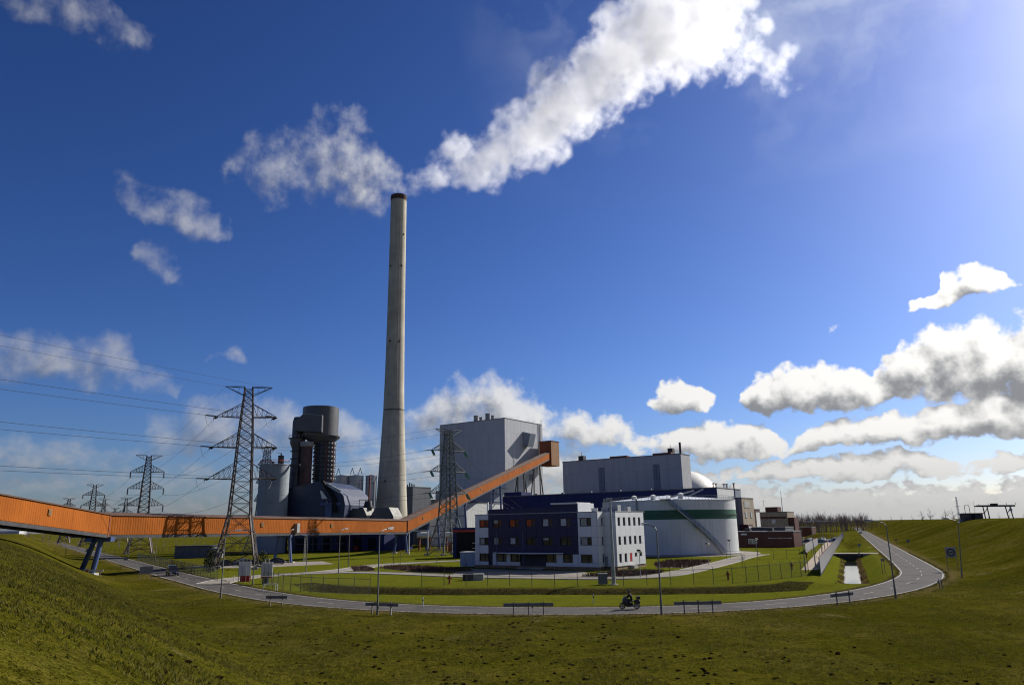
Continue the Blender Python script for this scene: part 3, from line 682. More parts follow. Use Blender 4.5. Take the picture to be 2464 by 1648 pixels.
# reactor dome
DC = Vector((95.5, 424, 0))
dome = thing('reactor_dome', 'pale concrete dome rising behind the turbine hall', 'building', DC)
MB().lathe([(22.5, 0), (22.5, 15)], DC, 64).build('drum', M_CONC2, dome, True)
MB().lathe([(22.5*math.cos(R(a)), 15+22.5*math.sin(R(a))) for a in range(0, 91, 5)], DC, 64).build('dome_shell', mat('dome_shell', (.62, .60, .55), .6, .08, .1, streak=.15), dome, True)
# ---------------------------------------------------------------- blocks right of the tank
BB = (90.6, 300)
bb = building('tan_block', 'tan tower block beside the white tank', BB, 9, 15, 17.8, C_TAN)
for v in (3.0, 9.6): face_box(BB, AX, BX, v, 2.0, 10.2, 2.4, .14).build('window', M_GLASSLIT, bb)
w = face_box(BB, AX, BX, 2.6, 7.5, 14.0, 2.6, .1).build('panel', M_CONC2, bb)
MB().obox(abw(BB, 2.2, -1.6, 0), -AX*3.4, BX*6.0, ZX*7.6).build('stair_porch', C_REDDARK, bb)
MB().obox(abw(BB, 2.22, -.8, 1.0), AX*.1, BX*3.8, ZX*5.8).build('porch_window', M_WHITEP, bb)
UP = (91.0, 309)
up = building('rooftop_plant_room', 'grey plant room with red cowls above the tank', UP, 13, 7, 21.6, C_BLUEGREY)
for k, (u, h) in enumerate(((10, 2.4), (8.8, 2.2), (5.4, 1.9), (4.2, 1.8), (1.2, 2.0))):
    p = roof_pt(UP, u, 2.5, 21.9); c_ = MB().cyl(p, p+ZX*h, .26, .26, 8).build('cowl', mat('cowl_red', (.30, .06, .04), .6), up)
    MB().cyl(p+ZX*h, p+ZX*(h+.45), .3, .7, 10).build('cowl_cap', MATS['cowl_red'], c_)
sm = building('slim_block', 'slim red and white block behind the tan tower block', (102.5, 322), 4.5, 7, 13.6, C_REDDARK); face_box((102.5, 322), AX, BX, 1, 5, 3, 9.5, .12).build('window_bay', M_WHITEP, sm)
MI = (142.5, 395)
mid = building('control_building', 'grey brick control building with antenna mast', MI, 17, 13, 13.2, C_TAN)
for z in (2.6, 7.4):
    for k in range(6): MB().obox(Vector((*MI, 0))-AX*(1.4+2.5*k+1.9)-BX*.12+ZX*z, AX*1.9, BX*.1, ZX*2.3).build('window', M_GLASS if (k+int(z)) % 3 else M_GLASSLIT, mid)
    MB().obox(Vector((*MI, 0))-AX*16.5-BX*.08+ZX*(z+2.6), AX*16, BX*.06, ZX*1.1).build('spandrel', C_REDDARK, mid)
MB().obox(roof_pt(MI, 12, 3, 13.5), AX*6.5, BX*7, ZX*2.6).build('roof_house', C_REDDARK, mid)
p = roof_pt(MI, 3, 3, 13.4); MB().cyl(p, p+ZX*11, .2, .09, 8).build('antenna_mast', M_GREYP, mid)
p = roof_pt(MI, 12.6, 3, 16); MB().cyl(p, p+ZX*4, .08, .08, 6).build('antenna', M_GREYP, mid); MB().bar(p+ZX*3.4-AX*1.2, p+ZX*3.4+AX*1.2, .08).build('antenna_arm', M_GREYP, mid)
MB().obox(abw(MI, .05, 1, 0), AX*3.0, BX*8, ZX*10.5).build('stair_wing', C_REDDARK, mid)
RE = Vector((94.5, 258, 0))
red = building('long_shed', 'long low maroon shed with one white door', RE, 36, 10, 5.0, C_REDDARK)
MB().obox(RE-AX*21-BX*.12+ZX*.2, AX*1.1, BX*.1, ZX*2.3).build('door', M_WHITEP, red)
w = MB().obox(RE-AX*15.5-BX*.12+ZX*1.1, AX*3.0, BX*.1, ZX*1.7).build('window', M_WHITEP, red)
for j in range(2): MB().obox(RE-AX*(15.25-1.42*j)-BX*.16+ZX*1.25, AX*1.15, BX*.05, ZX*1.4).build('pane', M_GLASS, w)
for k in range(6): MB().obox(RE-AX*(33-3.0*k)-BX*.1+ZX*4.1, AX*2.1, BX*.08, ZX*.5).build('high_window', M_WHITEP, red)
for k in range(11): MB().obox(RE-AX*(8.6-.75*k)-BX*.1+ZX*2.9, AX*.45, BX*.08, ZX*.22).build('reflector', M_WHITEP, red)
for k in range(3): p = roof_pt(RE, 8+8*k, 4, 5.3); MB().obox(p, -AX*1.8, BX*2, ZX*1.1).build('roof_unit', M_DARKSTEEL, red)
lo = building('flat_roofed_shed', 'low flat roofed grey shed behind the maroon shed', (104, 292), 30, 12, 6.2, C_GREYDK)
fs = building('far_shed', 'low red brick shed behind the car park mound', (169, 432), 34, 9, 5.0, C_REDDARK)
# ---------------------------------------------------------------- steam plume: a fog of droplets grown from billows
PLUME = [(-56.6,349.8,175.6,3.3),(-53.8,348.5,177.6,4.3),(-50.0,347.0,180.2,5.6),(-46.2,348.4,182.8,6.3),(-37.1,354.3,189.2,8.8),(-26.5,350.8,199.2,10.6),(-20.4,344.4,187.0,10.1),(-10.3,347.6,191.0,13.2),(0,347.2,198.1,13.2),(7.0,342.8,210.6,12.5),(11.5,349.3,202.9,13.8),(20.5,341.1,209.3,15.8),(31.3,343.5,223.3,17.9),(37.8,344.4,212.3,14.1),(41.0,343.2,237.2,19.6),(52.2,344.0,228.5,16.1),(56.0,345.7,254.6,22.3),(67.6,347.3,247.5,20.0),(72.8,338.7,259.9,24.3),(88.0,341.8,253.9,20.9),(96.2,341.8,269.9,25.8),(104.4,335.9,244.1,13.7),(112.0,331.7,254.0,17.0),(122.3,342.7,243.3,11.1),(128.6,333.8,242.2,11.3),(137.5,333.1,232.6,10.1),(147.0,339.5,247.2,7.8),(82.8,341.6,280.9,18.9),(112.4,337.7,279.9,18.7),(141.9,338.3,224.5,5.0),(147.9,328.5,220.5,3.5),(86.6,342.5,230.7,6.9),(135.1,334.3,260.7,8.0),(65.4,337.1,277.6,9.3)]
pr = random.Random(11); mb = MB()
for i, (x, y, z, r) in enumerate(PLUME):
    r *= 1.24 if i < 13 else 1.0
    mb.blob((x, y, z), r*.86, i, 3, .25)
    n = int(7+r*.9)
    for k in range(n):
        d = Vector((pr.gauss(0, 1), pr.gauss(0, 1)*.8, pr.gauss(0, 1))).normalized()
        q = Vector((x, y, z))+d*r*pr.uniform(.62, 1.0); mb.blob(q, r*pr.uniform(.16, .42), i*31+k, 2, .3)
plume = mb.build('steam_plume', None); tag(plume, 'white steam plume drifting right from the chimney top', 'steam plume', kind='stuff')
pm = bpy.data.materials.new('steam'); pm.use_nodes = True; T = NT(pm.node_tree); T.n.clear()
pv = T.new('ShaderNodeVolumePrincipled'); po = T.new('ShaderNodeOutputMaterial'); T.l.new(pv.outputs[0], po.inputs['Volume'])
pv.inputs['Color'].default_value = (1, 1, 1, 1); pv.inputs['Anisotropy'].default_value = .45; pv.inputs['Density Attribute'].default_value = ''
at_ = T.new('ShaderNodeAttribute', attribute_name='density'); P = T.new('ShaderNodeTexCoord').outputs['Object']
n1 = T.noise(P, .085, 5, .62)
n2 = T.noise(P, .30, 4, .6)
e = T.math('ADD', at_.outputs['Fac'], T.math('ADD', T.math('MULTIPLY_ADD', n1, 2.7, -1.95), T.math('MULTIPLY', n2, 1.4)))
T.put(pv.inputs['Density'], T.math('MULTIPLY', T.math('MULTIPLY', T.rng(e, .0, .75, 0, 1, 'SMOOTHSTEP'), T.rng(at_.outputs['Fac'], .02, .3)), .075))
gn = bpy.data.node_groups.new('fog_from_billows', 'GeometryNodeTree')
gn.interface.new_socket('Geometry', in_out='INPUT', socket_type='NodeSocketGeometry'); gn.interface.new_socket('Geometry', in_out='OUTPUT', socket_type='NodeSocketGeometry')
gi = gn.nodes.new('NodeGroupInput'); go = gn.nodes.new('NodeGroupOutput'); mv = gn.nodes.new('GeometryNodeMeshToVolume'); sm_ = gn.nodes.new('GeometryNodeSetMaterial')
mv.resolution_mode = 'VOXEL_SIZE'; mv.inputs['Voxel Size'].default_value = 1.3; mv.inputs['Interior Band Width'].default_value = 7.0; mv.inputs['Density'].default_value = 1.0
sm_.inputs['Material'].default_value = pm
gn.links.new(gi.outputs[0], mv.inputs['Mesh']); gn.links.new(mv.outputs[0], sm_.inputs[0]); gn.links.new(sm_.outputs[0], go.inputs[0])
plume.data.materials.append(pm)
md = plume.modifiers.new('fog', 'NODES'); md.node_group = gn
# ---------------------------------------------------------------- flue gas washer
M_FGD = mat('washer_dark_steel', (.042, .045, .056), .45, .2, .12, spec=.5, streak=.3)
M_FGDM = mat('washer_grey_steel', (.075, .075, .082), .42, .15, .15, spec=.5, streak=.25)
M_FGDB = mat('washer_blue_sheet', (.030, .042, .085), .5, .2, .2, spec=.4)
M_RUSTY = mat('brick_brown', (.12, .07, .06), .8, .3, .3, streak=.4)
WC = Vector((-79.6, 302, 0))
ws = thing('gas_washer', 'dark flue gas washing tower with wide drum head', 'tower', WC)
MB().lathe([(7.3, 45.2), (7.3, 57), (7.1, 57.1), (6.9, 57.0), (6.9, 55)], WC, 56).build('drum_head', M_FGDM, ws, True)
MB().lathe([(6.9, 55.5), (.01, 55.5)], WC, 40).build('drum_opening', M_BLACK, ws)
MB().lathe([(7.3, 45.2), (7.15, 44.6), (4.3, 42.3)], WC+Vector((.9, 0, 0)), 56).build('drum_cone', M_FGDM, ws, True)
CC = WC+Vector((2.4, 0, 0))
MB().lathe([(3.9, 14), (3.9, 42.6)], CC, 40).build('absorber_column', M_FGD, ws, True)
for k in range(9):
    z = 27.2+k*1.75
    MB().lathe([(3.9, z), (4.45, z), (4.45, z+.22), (3.9, z+.22)], CC, 40).build('ring_platform', M_DARKSTEEL, ws, True)
    for j in range(10):
        a = -2.9+j*.32; d = Vector((math.cos(a), math.sin(a), 0)); c = CC+d*4.1+ZX*(z+.95)
        MB().cyl(c-d*.1, c+d*.62, .36, .36, 8).build('nozzle', M_STEELGREY if j > 5 else M_FGDM, ws)
for a in (-.5, -1.2, -2.4): d = Vector((math.cos(a), math.sin(a), 0)); MB().cyl(CC+d*4.6+ZX*25, CC+d*4.6+ZX*42.5, .16, .16, 6).build('riser_pipe', M_DRED, ws)
LC = Vector((-88.0, 300, 0))
MB().lathe([(3.6, 14), (3.0, 24), (2.6, 28), (2.0, 37.5), (2.1, 40), (2.5, 41.2), (3.0, 42.2), (3.0, 44.2)], LC, 40).build('inlet_stack', M_FGDM, ws, True)
for z in (30, 33, 36, 39): MB().lathe([(2.7, z), (2.75, z+.25), (2.4, z+.3)], LC, 32).build('stack_band', M_FGD, ws, True)
MB().lathe([(3.0, 44.2), (3.7, 44.2), (3.7, 44.4), (2.4, 44.4)], LC, 32).build('service_platform', M_DARKSTEEL, ws, True)
mb = MB()
for k in range(16): a = k*math.pi/8; p = LC+Vector((math.cos(a)*3.6, math.sin(a)*3.6, 44.4)); mb.bar(p, p+ZX*1.1, .07)
mb.lathe([(3.6, 45.4), (3.66, 45.5)], LC, 24).build('platform_rail', M_STEELGREY, ws)
MB().lathe([(2.4, 44.4), (2.4, 51), (1.9, 53), (.01, 53.2)], LC, 32).build('stack_elbow', M_FGD, ws, True)
# crossover duct between stack and drum
y0, y1 = 293.2, 299
prof2 = [(-87.6, 46.7), (-76.6, 46.0), (-76.7, 52.8), (-84.4, 53.4), (-87.6, 50.7)]
MB().add([(x, y0, z) for x, z in prof2]+[(x, y1, z) for x, z in prof2], [(0,1,2,3,4), (9,8,7,6,5)]+[(i, (i+1) % 5, (i+1) % 5+5, i+5) for i in range(5)]).build('crossover_duct', M_FGDM, ws)
MB().bar((-76.65, 293.1, 46.2), (-76.75, 293.1, 52.8), .16).build('duct_seam', M_STEELGREY, ws)
MB().bar((-84.4, 293.1, 53.4), (-76.7, 293.1, 52.8), .16).build('duct_seam', M_STEELGREY, ws)
MB().cyl((-83.4, 297.5, 14), (-83.4, 297.5, 42), 2.3, 2.3, 32).build('downcomer', M_RUSTY, ws, True)
MB().lathe([(2.3, 40.6), (2.7, 41), (2.7, 42.6), (.01, 43)], (-83.4, 297.5, 0), 32).build('downcomer_collar', M_CONC2, ws, True)
# dark faceted duct house round the tower feet
def faceted(nm, poly, o, dirv, L, m, parent):
    n = len(poly); o = Vector(o); side = Vector((dirv.y, -dirv.x, 0))
    a = [o+side*u+ZX*z for u, z in poly]; b = [p+dirv*L for p in a]
    return MB().add(a+b, [tuple(range(n)), tuple(range(2*n-1, n-1, -1))]+[(i, (i+1) % n, (i+1) % n+n, i+n) for i in range(n)]).build(nm, m, parent)
fd = thing('duct_house', 'dark blue faceted duct house around the washer foot', 'building', (-77, 290, 0))
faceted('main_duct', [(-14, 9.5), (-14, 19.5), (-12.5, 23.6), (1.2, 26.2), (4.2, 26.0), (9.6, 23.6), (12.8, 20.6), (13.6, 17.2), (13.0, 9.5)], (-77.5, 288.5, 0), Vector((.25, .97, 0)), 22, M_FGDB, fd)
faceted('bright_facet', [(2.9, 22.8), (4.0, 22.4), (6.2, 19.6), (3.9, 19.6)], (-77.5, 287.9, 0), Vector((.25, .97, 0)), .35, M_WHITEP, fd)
faceted('roof_ridge', [(4.6, 25.0), (6.2, 25.3), (11.6, 22.6), (10.8, 21.6)], (-77.3, 287.6, 0), Vector((.25, .97, 0)), .7, M_STEELGREY, fd)
faceted('arched_rib', [(3.2, 26.5), (4.2, 26.4), (9.5, 20.0), (10.1, 14.5), (8.8, 14.5), (8.2, 19.6)], (-77.5, 287.0, 0), Vector((.25, .97, 0)), 1.2, M_BLACK, fd)
for k in range(8):
    p = Vector((-90+k*3.4, 287.5+.5*(k % 2), 0)); MB().bar(p, p+ZX*11, .55).build('column', M_DARKSTEEL, fd)
for k in range(3): MB().bar((-91, 287, 3+3*k), (-64, 286, 3+3*k), .3, .45).build('beam', M_DARKSTEEL, fd)
MB().cyl((-71.5, 286.4, 9), (-71.5, 286.4, 18.6), .35, .35, 10).build('pipe', M_STEELGREY, fd)
MB().box(-74, -64.5, 285.6, 287.2, 17.1, 18.1).build('blue_gantry', M_STEELBLUE, fd)
MB().box(-72, -69.5, 285.9, 288, 12, 17).build('blue_cabinet', M_STEELBLUE, fd)
# low navy process hall in front of it, mostly behind the conveyor
ph = building('process_hall', 'low navy process hall in the shade behind the conveyor', (-50, 290), 56, 16, 9.6, C_NAVY)
for k in range(6): MB().obox(abw((-50, 290), -4-8.5*k, -.1, .3), -AX*4.5, BX*.08, ZX*4.6).build('roller_door', M_BLACK, ph)
MB().obox(abw((-50, 290), -15, -1.2, 0), AX*1.6, BX*.9, ZX*1.8).build('red_cabinet', mat('signal_red', (.40, .04, .02), .5), ph)
# grey hoods on the roof edge by the chimney foot
for nm, lab, x0, w, mm in (('fan_hood', 'pale faceted fan hood left of the chimney foot', -60.5, 8.0, M_CONC2), ('fan_hood', 'dark faceted fan hood right beside the chimney foot', -51.2, 9.6, M_CONC2)):
    hd = thing(nm, lab, 'hood', (x0, 291, 9.6), 'fan hoods at the chimney foot')
    hw = w/2
    faceted('hood_body', [(-hw, 9.6), (-hw, 12.6), (-hw*.55, 15.9), (hw*.55, 15.9), (hw, 12.6), (hw, 9.6)], (x0, 289.5, 0), Vector((.25, .97, 0)), 9, M_FGDM, hd)
    faceted('hood_lit_flank', [(hw+.05, 9.7), (hw+.05, 12.6), (hw*.58, 16.0), (hw*.62, 16.1), (hw+.2, 12.7), (hw+.2, 9.7)], (x0, 289.6, 0), Vector((.25, .97, 0)), 8.8, mm, hd)  # paler right flank, the sun on that side put into its colour
mb = thing('fan_stack', 'short dark stack with red vent pipe on a fan hood', 'stack', (-57.5, 293, 15))
MB().box(-60.5, -55.2, 292, 296, 15.9, 16.3).build('deck', M_DARKSTEEL, mb); MB().cyl((-57.2, 294, 16.3), (-57.2, 294, 18.8), 2.0, 1.3, 20).build('cone', M_DARKSTEEL, mb, True)
for x in (-60.4, -55.3): MB().bar((x, 292.1, 16.3), (x, 292.1, 19.2), .22).build('frame_post', M_DARKSTEEL, mb)
MB().bar((-60.5, 292.1, 19.2), (-55.2, 292.1, 19.2), .22).build('frame_beam', M_DARKSTEEL, mb)
MB().cyl((-57.0, 294, 18.8), (-57.0, 294, 28.5), .35, .35, 10).build('vent_pipe', mat('oxide_red', (.22, .06, .04), .7), mb)
# ---------------------------------------------------------------- silos
def silo(name, label, c, r, h, m, group, band=6.0, bm=None, n=40):
    t = thing(name, label, 'silo', (c[0], c[1], 0), group); c = Vector((c[0], c[1], 0))
    z = 0; k = 0
    while z < h-.1:
        z1 = min(h, z+band); MB().lathe([(r, z), (r, z1-.12), (r-.06, z1-.1), (r-.06, z1)], c, n).build('shell_ring', m, t, True); z = z1
    MB().lathe([(r, h), (r+.15, h), (r+.15, h+.3), (0.01, h+.9)], c, n).build('roof', bm or M_GREYP, t, True)
    return t
M_SILO = mat('silo_grey_concrete', (.24, .27, .30), .8, .10, .15, streak=.3); M_SILOW = mat('silo_pale_steel', (.50, .50, .47), .45, .12, .2, metal=.3, streak=.35)
gs = silo('storage_silo', 'big plain grey storage silo behind the tall pylon', (-92.2, 286), 5.6, 32.4, M_SILO, 'silos at the washer', 10.5)
c = Vector((-92.2, 286, 33)); MB().cyl(c+Vector((2.2, 0, 0)), c+Vector((2.2, 0, 3.2)), 1.1, 1.1, 16).build('filter_drum', M_DARKSTEEL, gs, True); MB().cyl(c+Vector((2.2, 0, 3.2)), c+Vector((2.2, 0, 4.2)), .3, .2, 8).build('vent', M_DARKSTEEL, gs)
MB().bar(c+Vector((2.2, 0, 4.0)), c+Vector((.4, 0, 4.4)), .14).build('hoist_arm', M_DARKSTEEL, gs); MB().box(c.x-1.2, c.x-.4, c.y-.5, c.y+.5, 33, 34).build('roof_box', M_DARKSTEEL, gs)
mb = MB()
for k in range(22): a = math.pi+k*math.pi/21; p = c+Vector((math.cos(a)*5.4, math.sin(a)*5.4, .2)); mb.bar(p, p+ZX*1.1, .07)
mb.lathe([(5.4, .9), (5.46, 1.0), (5.4, 1.1)], c+ZX*.2, 40); mb.build('roof_rail', mat('rail_red', (.35, .05, .03), .5), gs)
MB().box(-86.5, -82.5, 285.6, 286.6, 32.2, 32.8).build('link_bridge', M_DARKSTEEL, gs)
for i, (x, r, lab) in enumerate(((-78.2, 3.5, 'pale silo half hidden behind the washer column'), (-71.9, 3.5, 'pale ribbed silo, the middle one of three behind the washer'), (-65.0, 2.5, 'slim pale silo nearest the chimney'))):
    st = silo('pale_silo', lab, (x, 337+i), r, 31.2, M_SILOW, 'silos at the washer', 5.2, M_SILOW)
    if i < 2:
        for q in range(2 if i else 1):
            b = Vector((x-1.4+q*3.6, 337, 32.0))
            for sx in (-.9, .9): MB().bar(b+Vector((sx, 0, 0)), b+ZX*3.0, .22).build('hoist_frame', M_DARKSTEEL, st)
    MB().cyl((x+r*.75, 337+i-r*.8, 0), (x+r*.75, 337+i-r*.8, 29), .42, .42, 10).build('side_pipe', M_SILOW, st, True)

# ---------------------------------------------------------------- oil tank
TC = Vector((45.4, 223.0, 0)); TR, TH = 19.2, 14.6
M_TANK = mat('tank_white', (.64, .65, .65), .42, .08, .1, spec=.45, streak=.38); M_GREEN = mat('tank_green', (.010, .095, .05), .42, .1, .1, spec=.45)
tank = thing('storage_tank', 'broad white storage tank with dark green band', 'tank', TC)
for z0, z1, m in ((.35, 2.2, M_TANK), (2.2, 4.1, M_TANK), (4.1, 6.0, M_TANK), (6.0, 7.9, M_TANK), (7.9, 9.5, M_TANK), (9.5, 10.7, M_GREEN), (10.7, 12.0, M_GREEN), (12.0, 13.3, M_TANK), (13.3, TH, M_TANK)):
    MB().lathe([(TR-.05, z0), (TR+(.012 if int(z0*10) % 2 else 0), z0), (TR+(.012 if int(z0*10) % 2 else 0), z1), (TR-.05, z1)], TC, 96).build('shell_course', m, tank, True)
MB().lathe([(TR+.9, -.1), (TR+.9, .35), (TR-.3, .35)], TC, 96).build('foundation', M_CONC2, tank, True)
MB().lathe([(TR, TH), (TR+.12, TH), (TR+.12, TH+.14), (TR-.2, TH+.15), (11, TH+1.0), (.01, TH+2.0)], TC, 96).build('roof', M_TANK, tank, True)
MB().lathe([(TR+.02, 10.65), (TR+.3, 10.65), (TR+.3, 10.8), (TR+.02, 10.8)], TC, 96).build('wind_girder', M_GREEN, tank, True)
def tk(a, r, z): return TC+Vector((math.cos(a)*r, math.sin(a)*r, z))
mb = MB()
for k in range(90):
    a = math.pi+k*math.pi/60; mb.bar(tk(a, TR-.2, TH+.1), tk(a, TR-.2, TH+1.2), .06)
    for z in (.65, 1.2): mb.bar(tk(a, TR-.2, TH+z), tk(a+math.pi/60, TR-.2, TH+z), .06)
mb.build('roof_rail', M_STEELGREY, tank)
# spiral stair on the shell: from the roof at upper left down to the right
a0, a1 = -1.78, -.98
n = 46; mb = MB(); rl = MB()
for k in range(n+1):
    f = k/n; a = a0+(a1-a0)*f; z = TH-.1-(TH-.6)*f
    if abs(f-.5) > .02: pass
    mb.bar(tk(a, TR+.05, z), tk(a, TR+1.0, z), .3, .06)
    rl.bar(tk(a, TR+1.0, z), tk(a, TR+1.0, z+1.1), .07)
    if k < n:
        f2 = (k+1)/n; b = a0+(a1-a0)*f2; z2 = TH-.1-(TH-.6)*f2
        mb.bar(tk(a, TR+1.02, z-.1), tk(b, TR+1.02, z2-.1), .1, .34); mb.bar(tk(a, TR+.12, z-.1), tk(b, TR+.12, z2-.1), .1, .34)
        for dz in (.55, 1.1): rl.bar(tk(a, TR+1.0, z+dz), tk(b, TR+1.0, z2+dz), .08)
o = mb.build('stair_flight', M_STEELGREY, tank); rl.build('stair_rail', mat('rail_blue', (.10, .17, .34), .5), o)
am = a0+(a1-a0)*.5; MB().lathe([(TR+.1, 7.2), (TR+1.6, 7.2), (TR+1.6, 7.3), (TR+.1, 7.3)], TC, 6, am-.05, am+.04).build('stair_landing', M_STEELGREY, tank)
MB().lathe([(TR-1.2, TH+.2), (TR+1.4, TH+.2), (TR+1.4, TH+.32), (TR-1.2, TH+.32)], TC, 8, a0-.09, a0+.05).build('top_landing', M_STEELGREY, tank)
p = tk(-1.72, TR-2.5, TH+.9); q = tk(-1.3, TR-3, TH+2.6); MB().bar(p, q, .12, .5).build('roof_gangway', M_STEELGREY, tank)
p = tk(-1.42, TR-3, TH+1.0); MB().bar(p, p+Vector((4.2, -1, 1.9)), .14, .4).build('roof_gangway', M_STEELGREY, tank)
for a, r_, h in ((-1.55, 16.5, 1.3), (-2.3, 18, .8), (-2.0, 17, .9)):
    p = tk(a, r_, TH+.4); MB().cyl(p, p+ZX*h, .7, .7, 14).build('roof_vent', M_WHITEP, tank, True); MB().cyl(p+ZX*h, p+ZX*(h+.35), .9, .2, 14).build('vent_cap', M_WHITEP, tank, True)
MB().cyl(tk(-2.22, TR+.25, .4), tk(-2.22, TR+.25, TH+.6), .22, .22, 10).build('riser_pipe', M_GREYP, tank)

# ---------------------------------------------------------------- office building
OC = Vector((15.9, 146.8, 0))
off = thing('office_building', 'three storey navy and white office block behind the fence', 'building', OC)
def O(u, v, z=0.0): return OC-AX*u+BX*v+ZX*z           # u metres left along the front, v metres back
M_PANEL = mat('office_white_panel', (.64, .65, .66), .42, .05, .3, spec=.45); M_NAVYP = mat('office_navy_panel', (.005, .009, .062), .4, .15, .2, spec=.4)
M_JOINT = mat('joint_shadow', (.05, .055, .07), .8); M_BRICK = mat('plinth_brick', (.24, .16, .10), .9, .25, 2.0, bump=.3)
M_CURT = mat('curtain', (.38, .36, .31), .8, .25, 3.0); M_ORBLIND = mat('orange_blind', (.45, .09, .02), .7, .2, 2.0); M_FRAME = mat('window_frame', (.03, .032, .04), .5)
pn_cache = {}
def slab(nm, o, a, n, w, h, d, m, parent=off):
    return MB().obox(o, a*w, n*d, ZX*h).build(nm, m, parent)
FL = [(1.3, 2.9), (4.6, 6.15), (8.2, 9.8)]                # window bands
# cores (recessed dark structure behind panels and windows)
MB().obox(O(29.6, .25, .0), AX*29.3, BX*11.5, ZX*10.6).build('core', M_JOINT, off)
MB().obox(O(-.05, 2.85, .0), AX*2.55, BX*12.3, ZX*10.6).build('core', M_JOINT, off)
MB().obox(O(29.9, -.02, 0), AX*29.9, BX*12, ZX*.55).build('plinth', M_BRICK, off)
MB().obox(O(-.02, 2.6, 0), AX*2.65, BX*12.9, ZX*.6).build('plinth', M_BRICK, off)
MB().obox(O(30.0, -.1, 10.85), AX*30.1, BX*12.2, ZX*.14).build('roof', M_GREYP, off)
MB().obox(O(-.1, 2.4, 10.86), AX*2.75, BX*13.2, ZX*.14).build('roof', M_GREYP, off)
def window(o, a, n, w, h, glass=None, split=.62, blind=None, bfr=1.0):
    f = MB(); t_ = .09
    f.obox(o-n*.16, a*w, n*.12, ZX*t_).obox(o-n*.16+ZX*(h-t_), a*w, n*.12, ZX*t_).obox(o-n*.16+ZX*t_, a*t_, n*.12, ZX*(h-2*t_)).obox(o-n*.16+a*(w-t_)+ZX*t_, a*t_, n*.12, ZX*(h-2*t_))
    if split: f.obox(o-n*.16+a*(w*split)+ZX*t_, a*.1, n*.12, ZX*(h-2*t_))
    if split and h > 1.3: f.obox(o-n*.16+a*(w*split+.1)+ZX*(h*.5), a*(w*(1-split)-.1-t_), n*.1, ZX*.08)
    wf = f.build('window', M_FRAME, off)
    MB().obox(o-n*.19+a*t_+ZX*t_, a*(w-2*t_), n*.03, ZX*(h-2*t_)).build('pane', glass or M_GLASS, wf)
    if blind: MB().obox(o-n*.15+a*.12+ZX*(h-(h-.2)*bfr-.1), a*((w*split-.16) if split else (w-.24)), n*.02, ZX*((h-.2)*bfr)).build('blind', blind, wf)
# front: white end bays, navy middle.   bays measured leftwards from the near corner
def front_panel(u0, u1, z0, z1, m, d=.16): slab('panel', O(u1-.015, .1, z0+.015), AX, -BX, (u1-u0)-.03, (z1-z0)-.03, d, m)
bands = [(.55, 1.3), (2.9, 4.6), (6.15, 8.2), (9.8, 10.85)]
for z0, z1 in bands:
    front_panel(.0, 1.25, z0, z1, M_PANEL); front_panel(1.25, 4.25, z0, z1, M_PANEL)
    front_panel(26.3, 28.7, z0, z1, M_PANEL); front_panel(28.7, 29.85, z0, z1, M_PANEL)
for z0, z1 in FL:
    front_panel(.0, 1.25, z0, z1, M_PANEL); front_panel(3.78, 4.25, z0, z1, M_PANEL)
    window(O(3.75, -.02, z0), AX, -BX, 2.45, z1-z0, None, .62, M_CURT if z0 > 4 else None, .98)
    front_panel(28.7, 29.85, z0, z1, M_PANEL)
    window(O(28.65, -.02, z0), AX, -BX, 2.3, z1-z0, None, .55, M_ORBLIND if z0 > 7 else (M_CURT if z0 > 4 else None), .95)
NW = [(5.95, 8.4), (10.2, 12.6), (14.4, 16.6), (18.4, 20.8), (22.8, 25.1)]
blinds = {(0, 2): (M_GLASSLIT, .95), (1, 2): (M_GLASSLIT, .95), (2, 2): (M_ORBLIND, .95), (3, 2): (M_ORBLIND, .95), (4, 2): (M_CURT, .45), (1, 1): (M_CURT, .35), (3, 1): (M_GLASSLIT, .9), (4, 1): (M_CURT, .95)}
for k, (z0, z1) in enumerate(bands[1:3]):
    for i in range(9): front_panel(4.27+i*2.445, 4.27+(i+1)*2.445, z0+.02, z1, M_NAVYP, .13)
for i in range(9): front_panel(4.27+i*2.445, 4.27+(i+1)*2.445, 9.8, 11.75, M_NAVYP, .13)
for k in (1, 2):
    z0, z1 = FL[k]; e = [4.27]+[x for w in NW for x in w]+[26.28]
    for i in range(0, len(e), 2): front_panel(e[i], e[i+1], z0, z1, M_NAVYP, .13)
    for i, (a, b) in enumerate(NW):
        bl = blinds.get((i, k), (None, 1)); window(O(b-.02, .0, z0), AX, -BX, b-a-.04, z1-z0, None, .6, bl[0], bl[1])
# ground floor behind the canopy: white piers, glazing, dark entrance
z0, z1 = .55, 2.9
for a, b in ((4.27, 5.6), (7.9, 9.4), (20.6, 21.6), (24.3, 25.2)): front_panel(a, b, z0, z1, M_PANEL)
for a, b in ((5.6, 7.9), (9.4, 11.9), (18.2, 20.6), (21.6, 24.3)):
    front_panel(a, b, .55, 1.3, M_PANEL); window(O(b-.02, .0, 1.3), AX, -BX, b-a-.04, 1.6)
en = slab('entrance', O(17.8, .9, .12), AX, -BX, 5.2, 2.75, .1, M_BLACK)
for i in range(4): slab('door_leaf', O(17.4-1.2*i, .82, .15), AX, -BX, 1.08, 2.3, .05, M_GLASS, en)
for z, w in ((.02, 1.6), (.16, 1.2)): slab('entrance_step', O(18.2, .1, z), AX, -BX, 6.2, .14, w, M_CONC2)
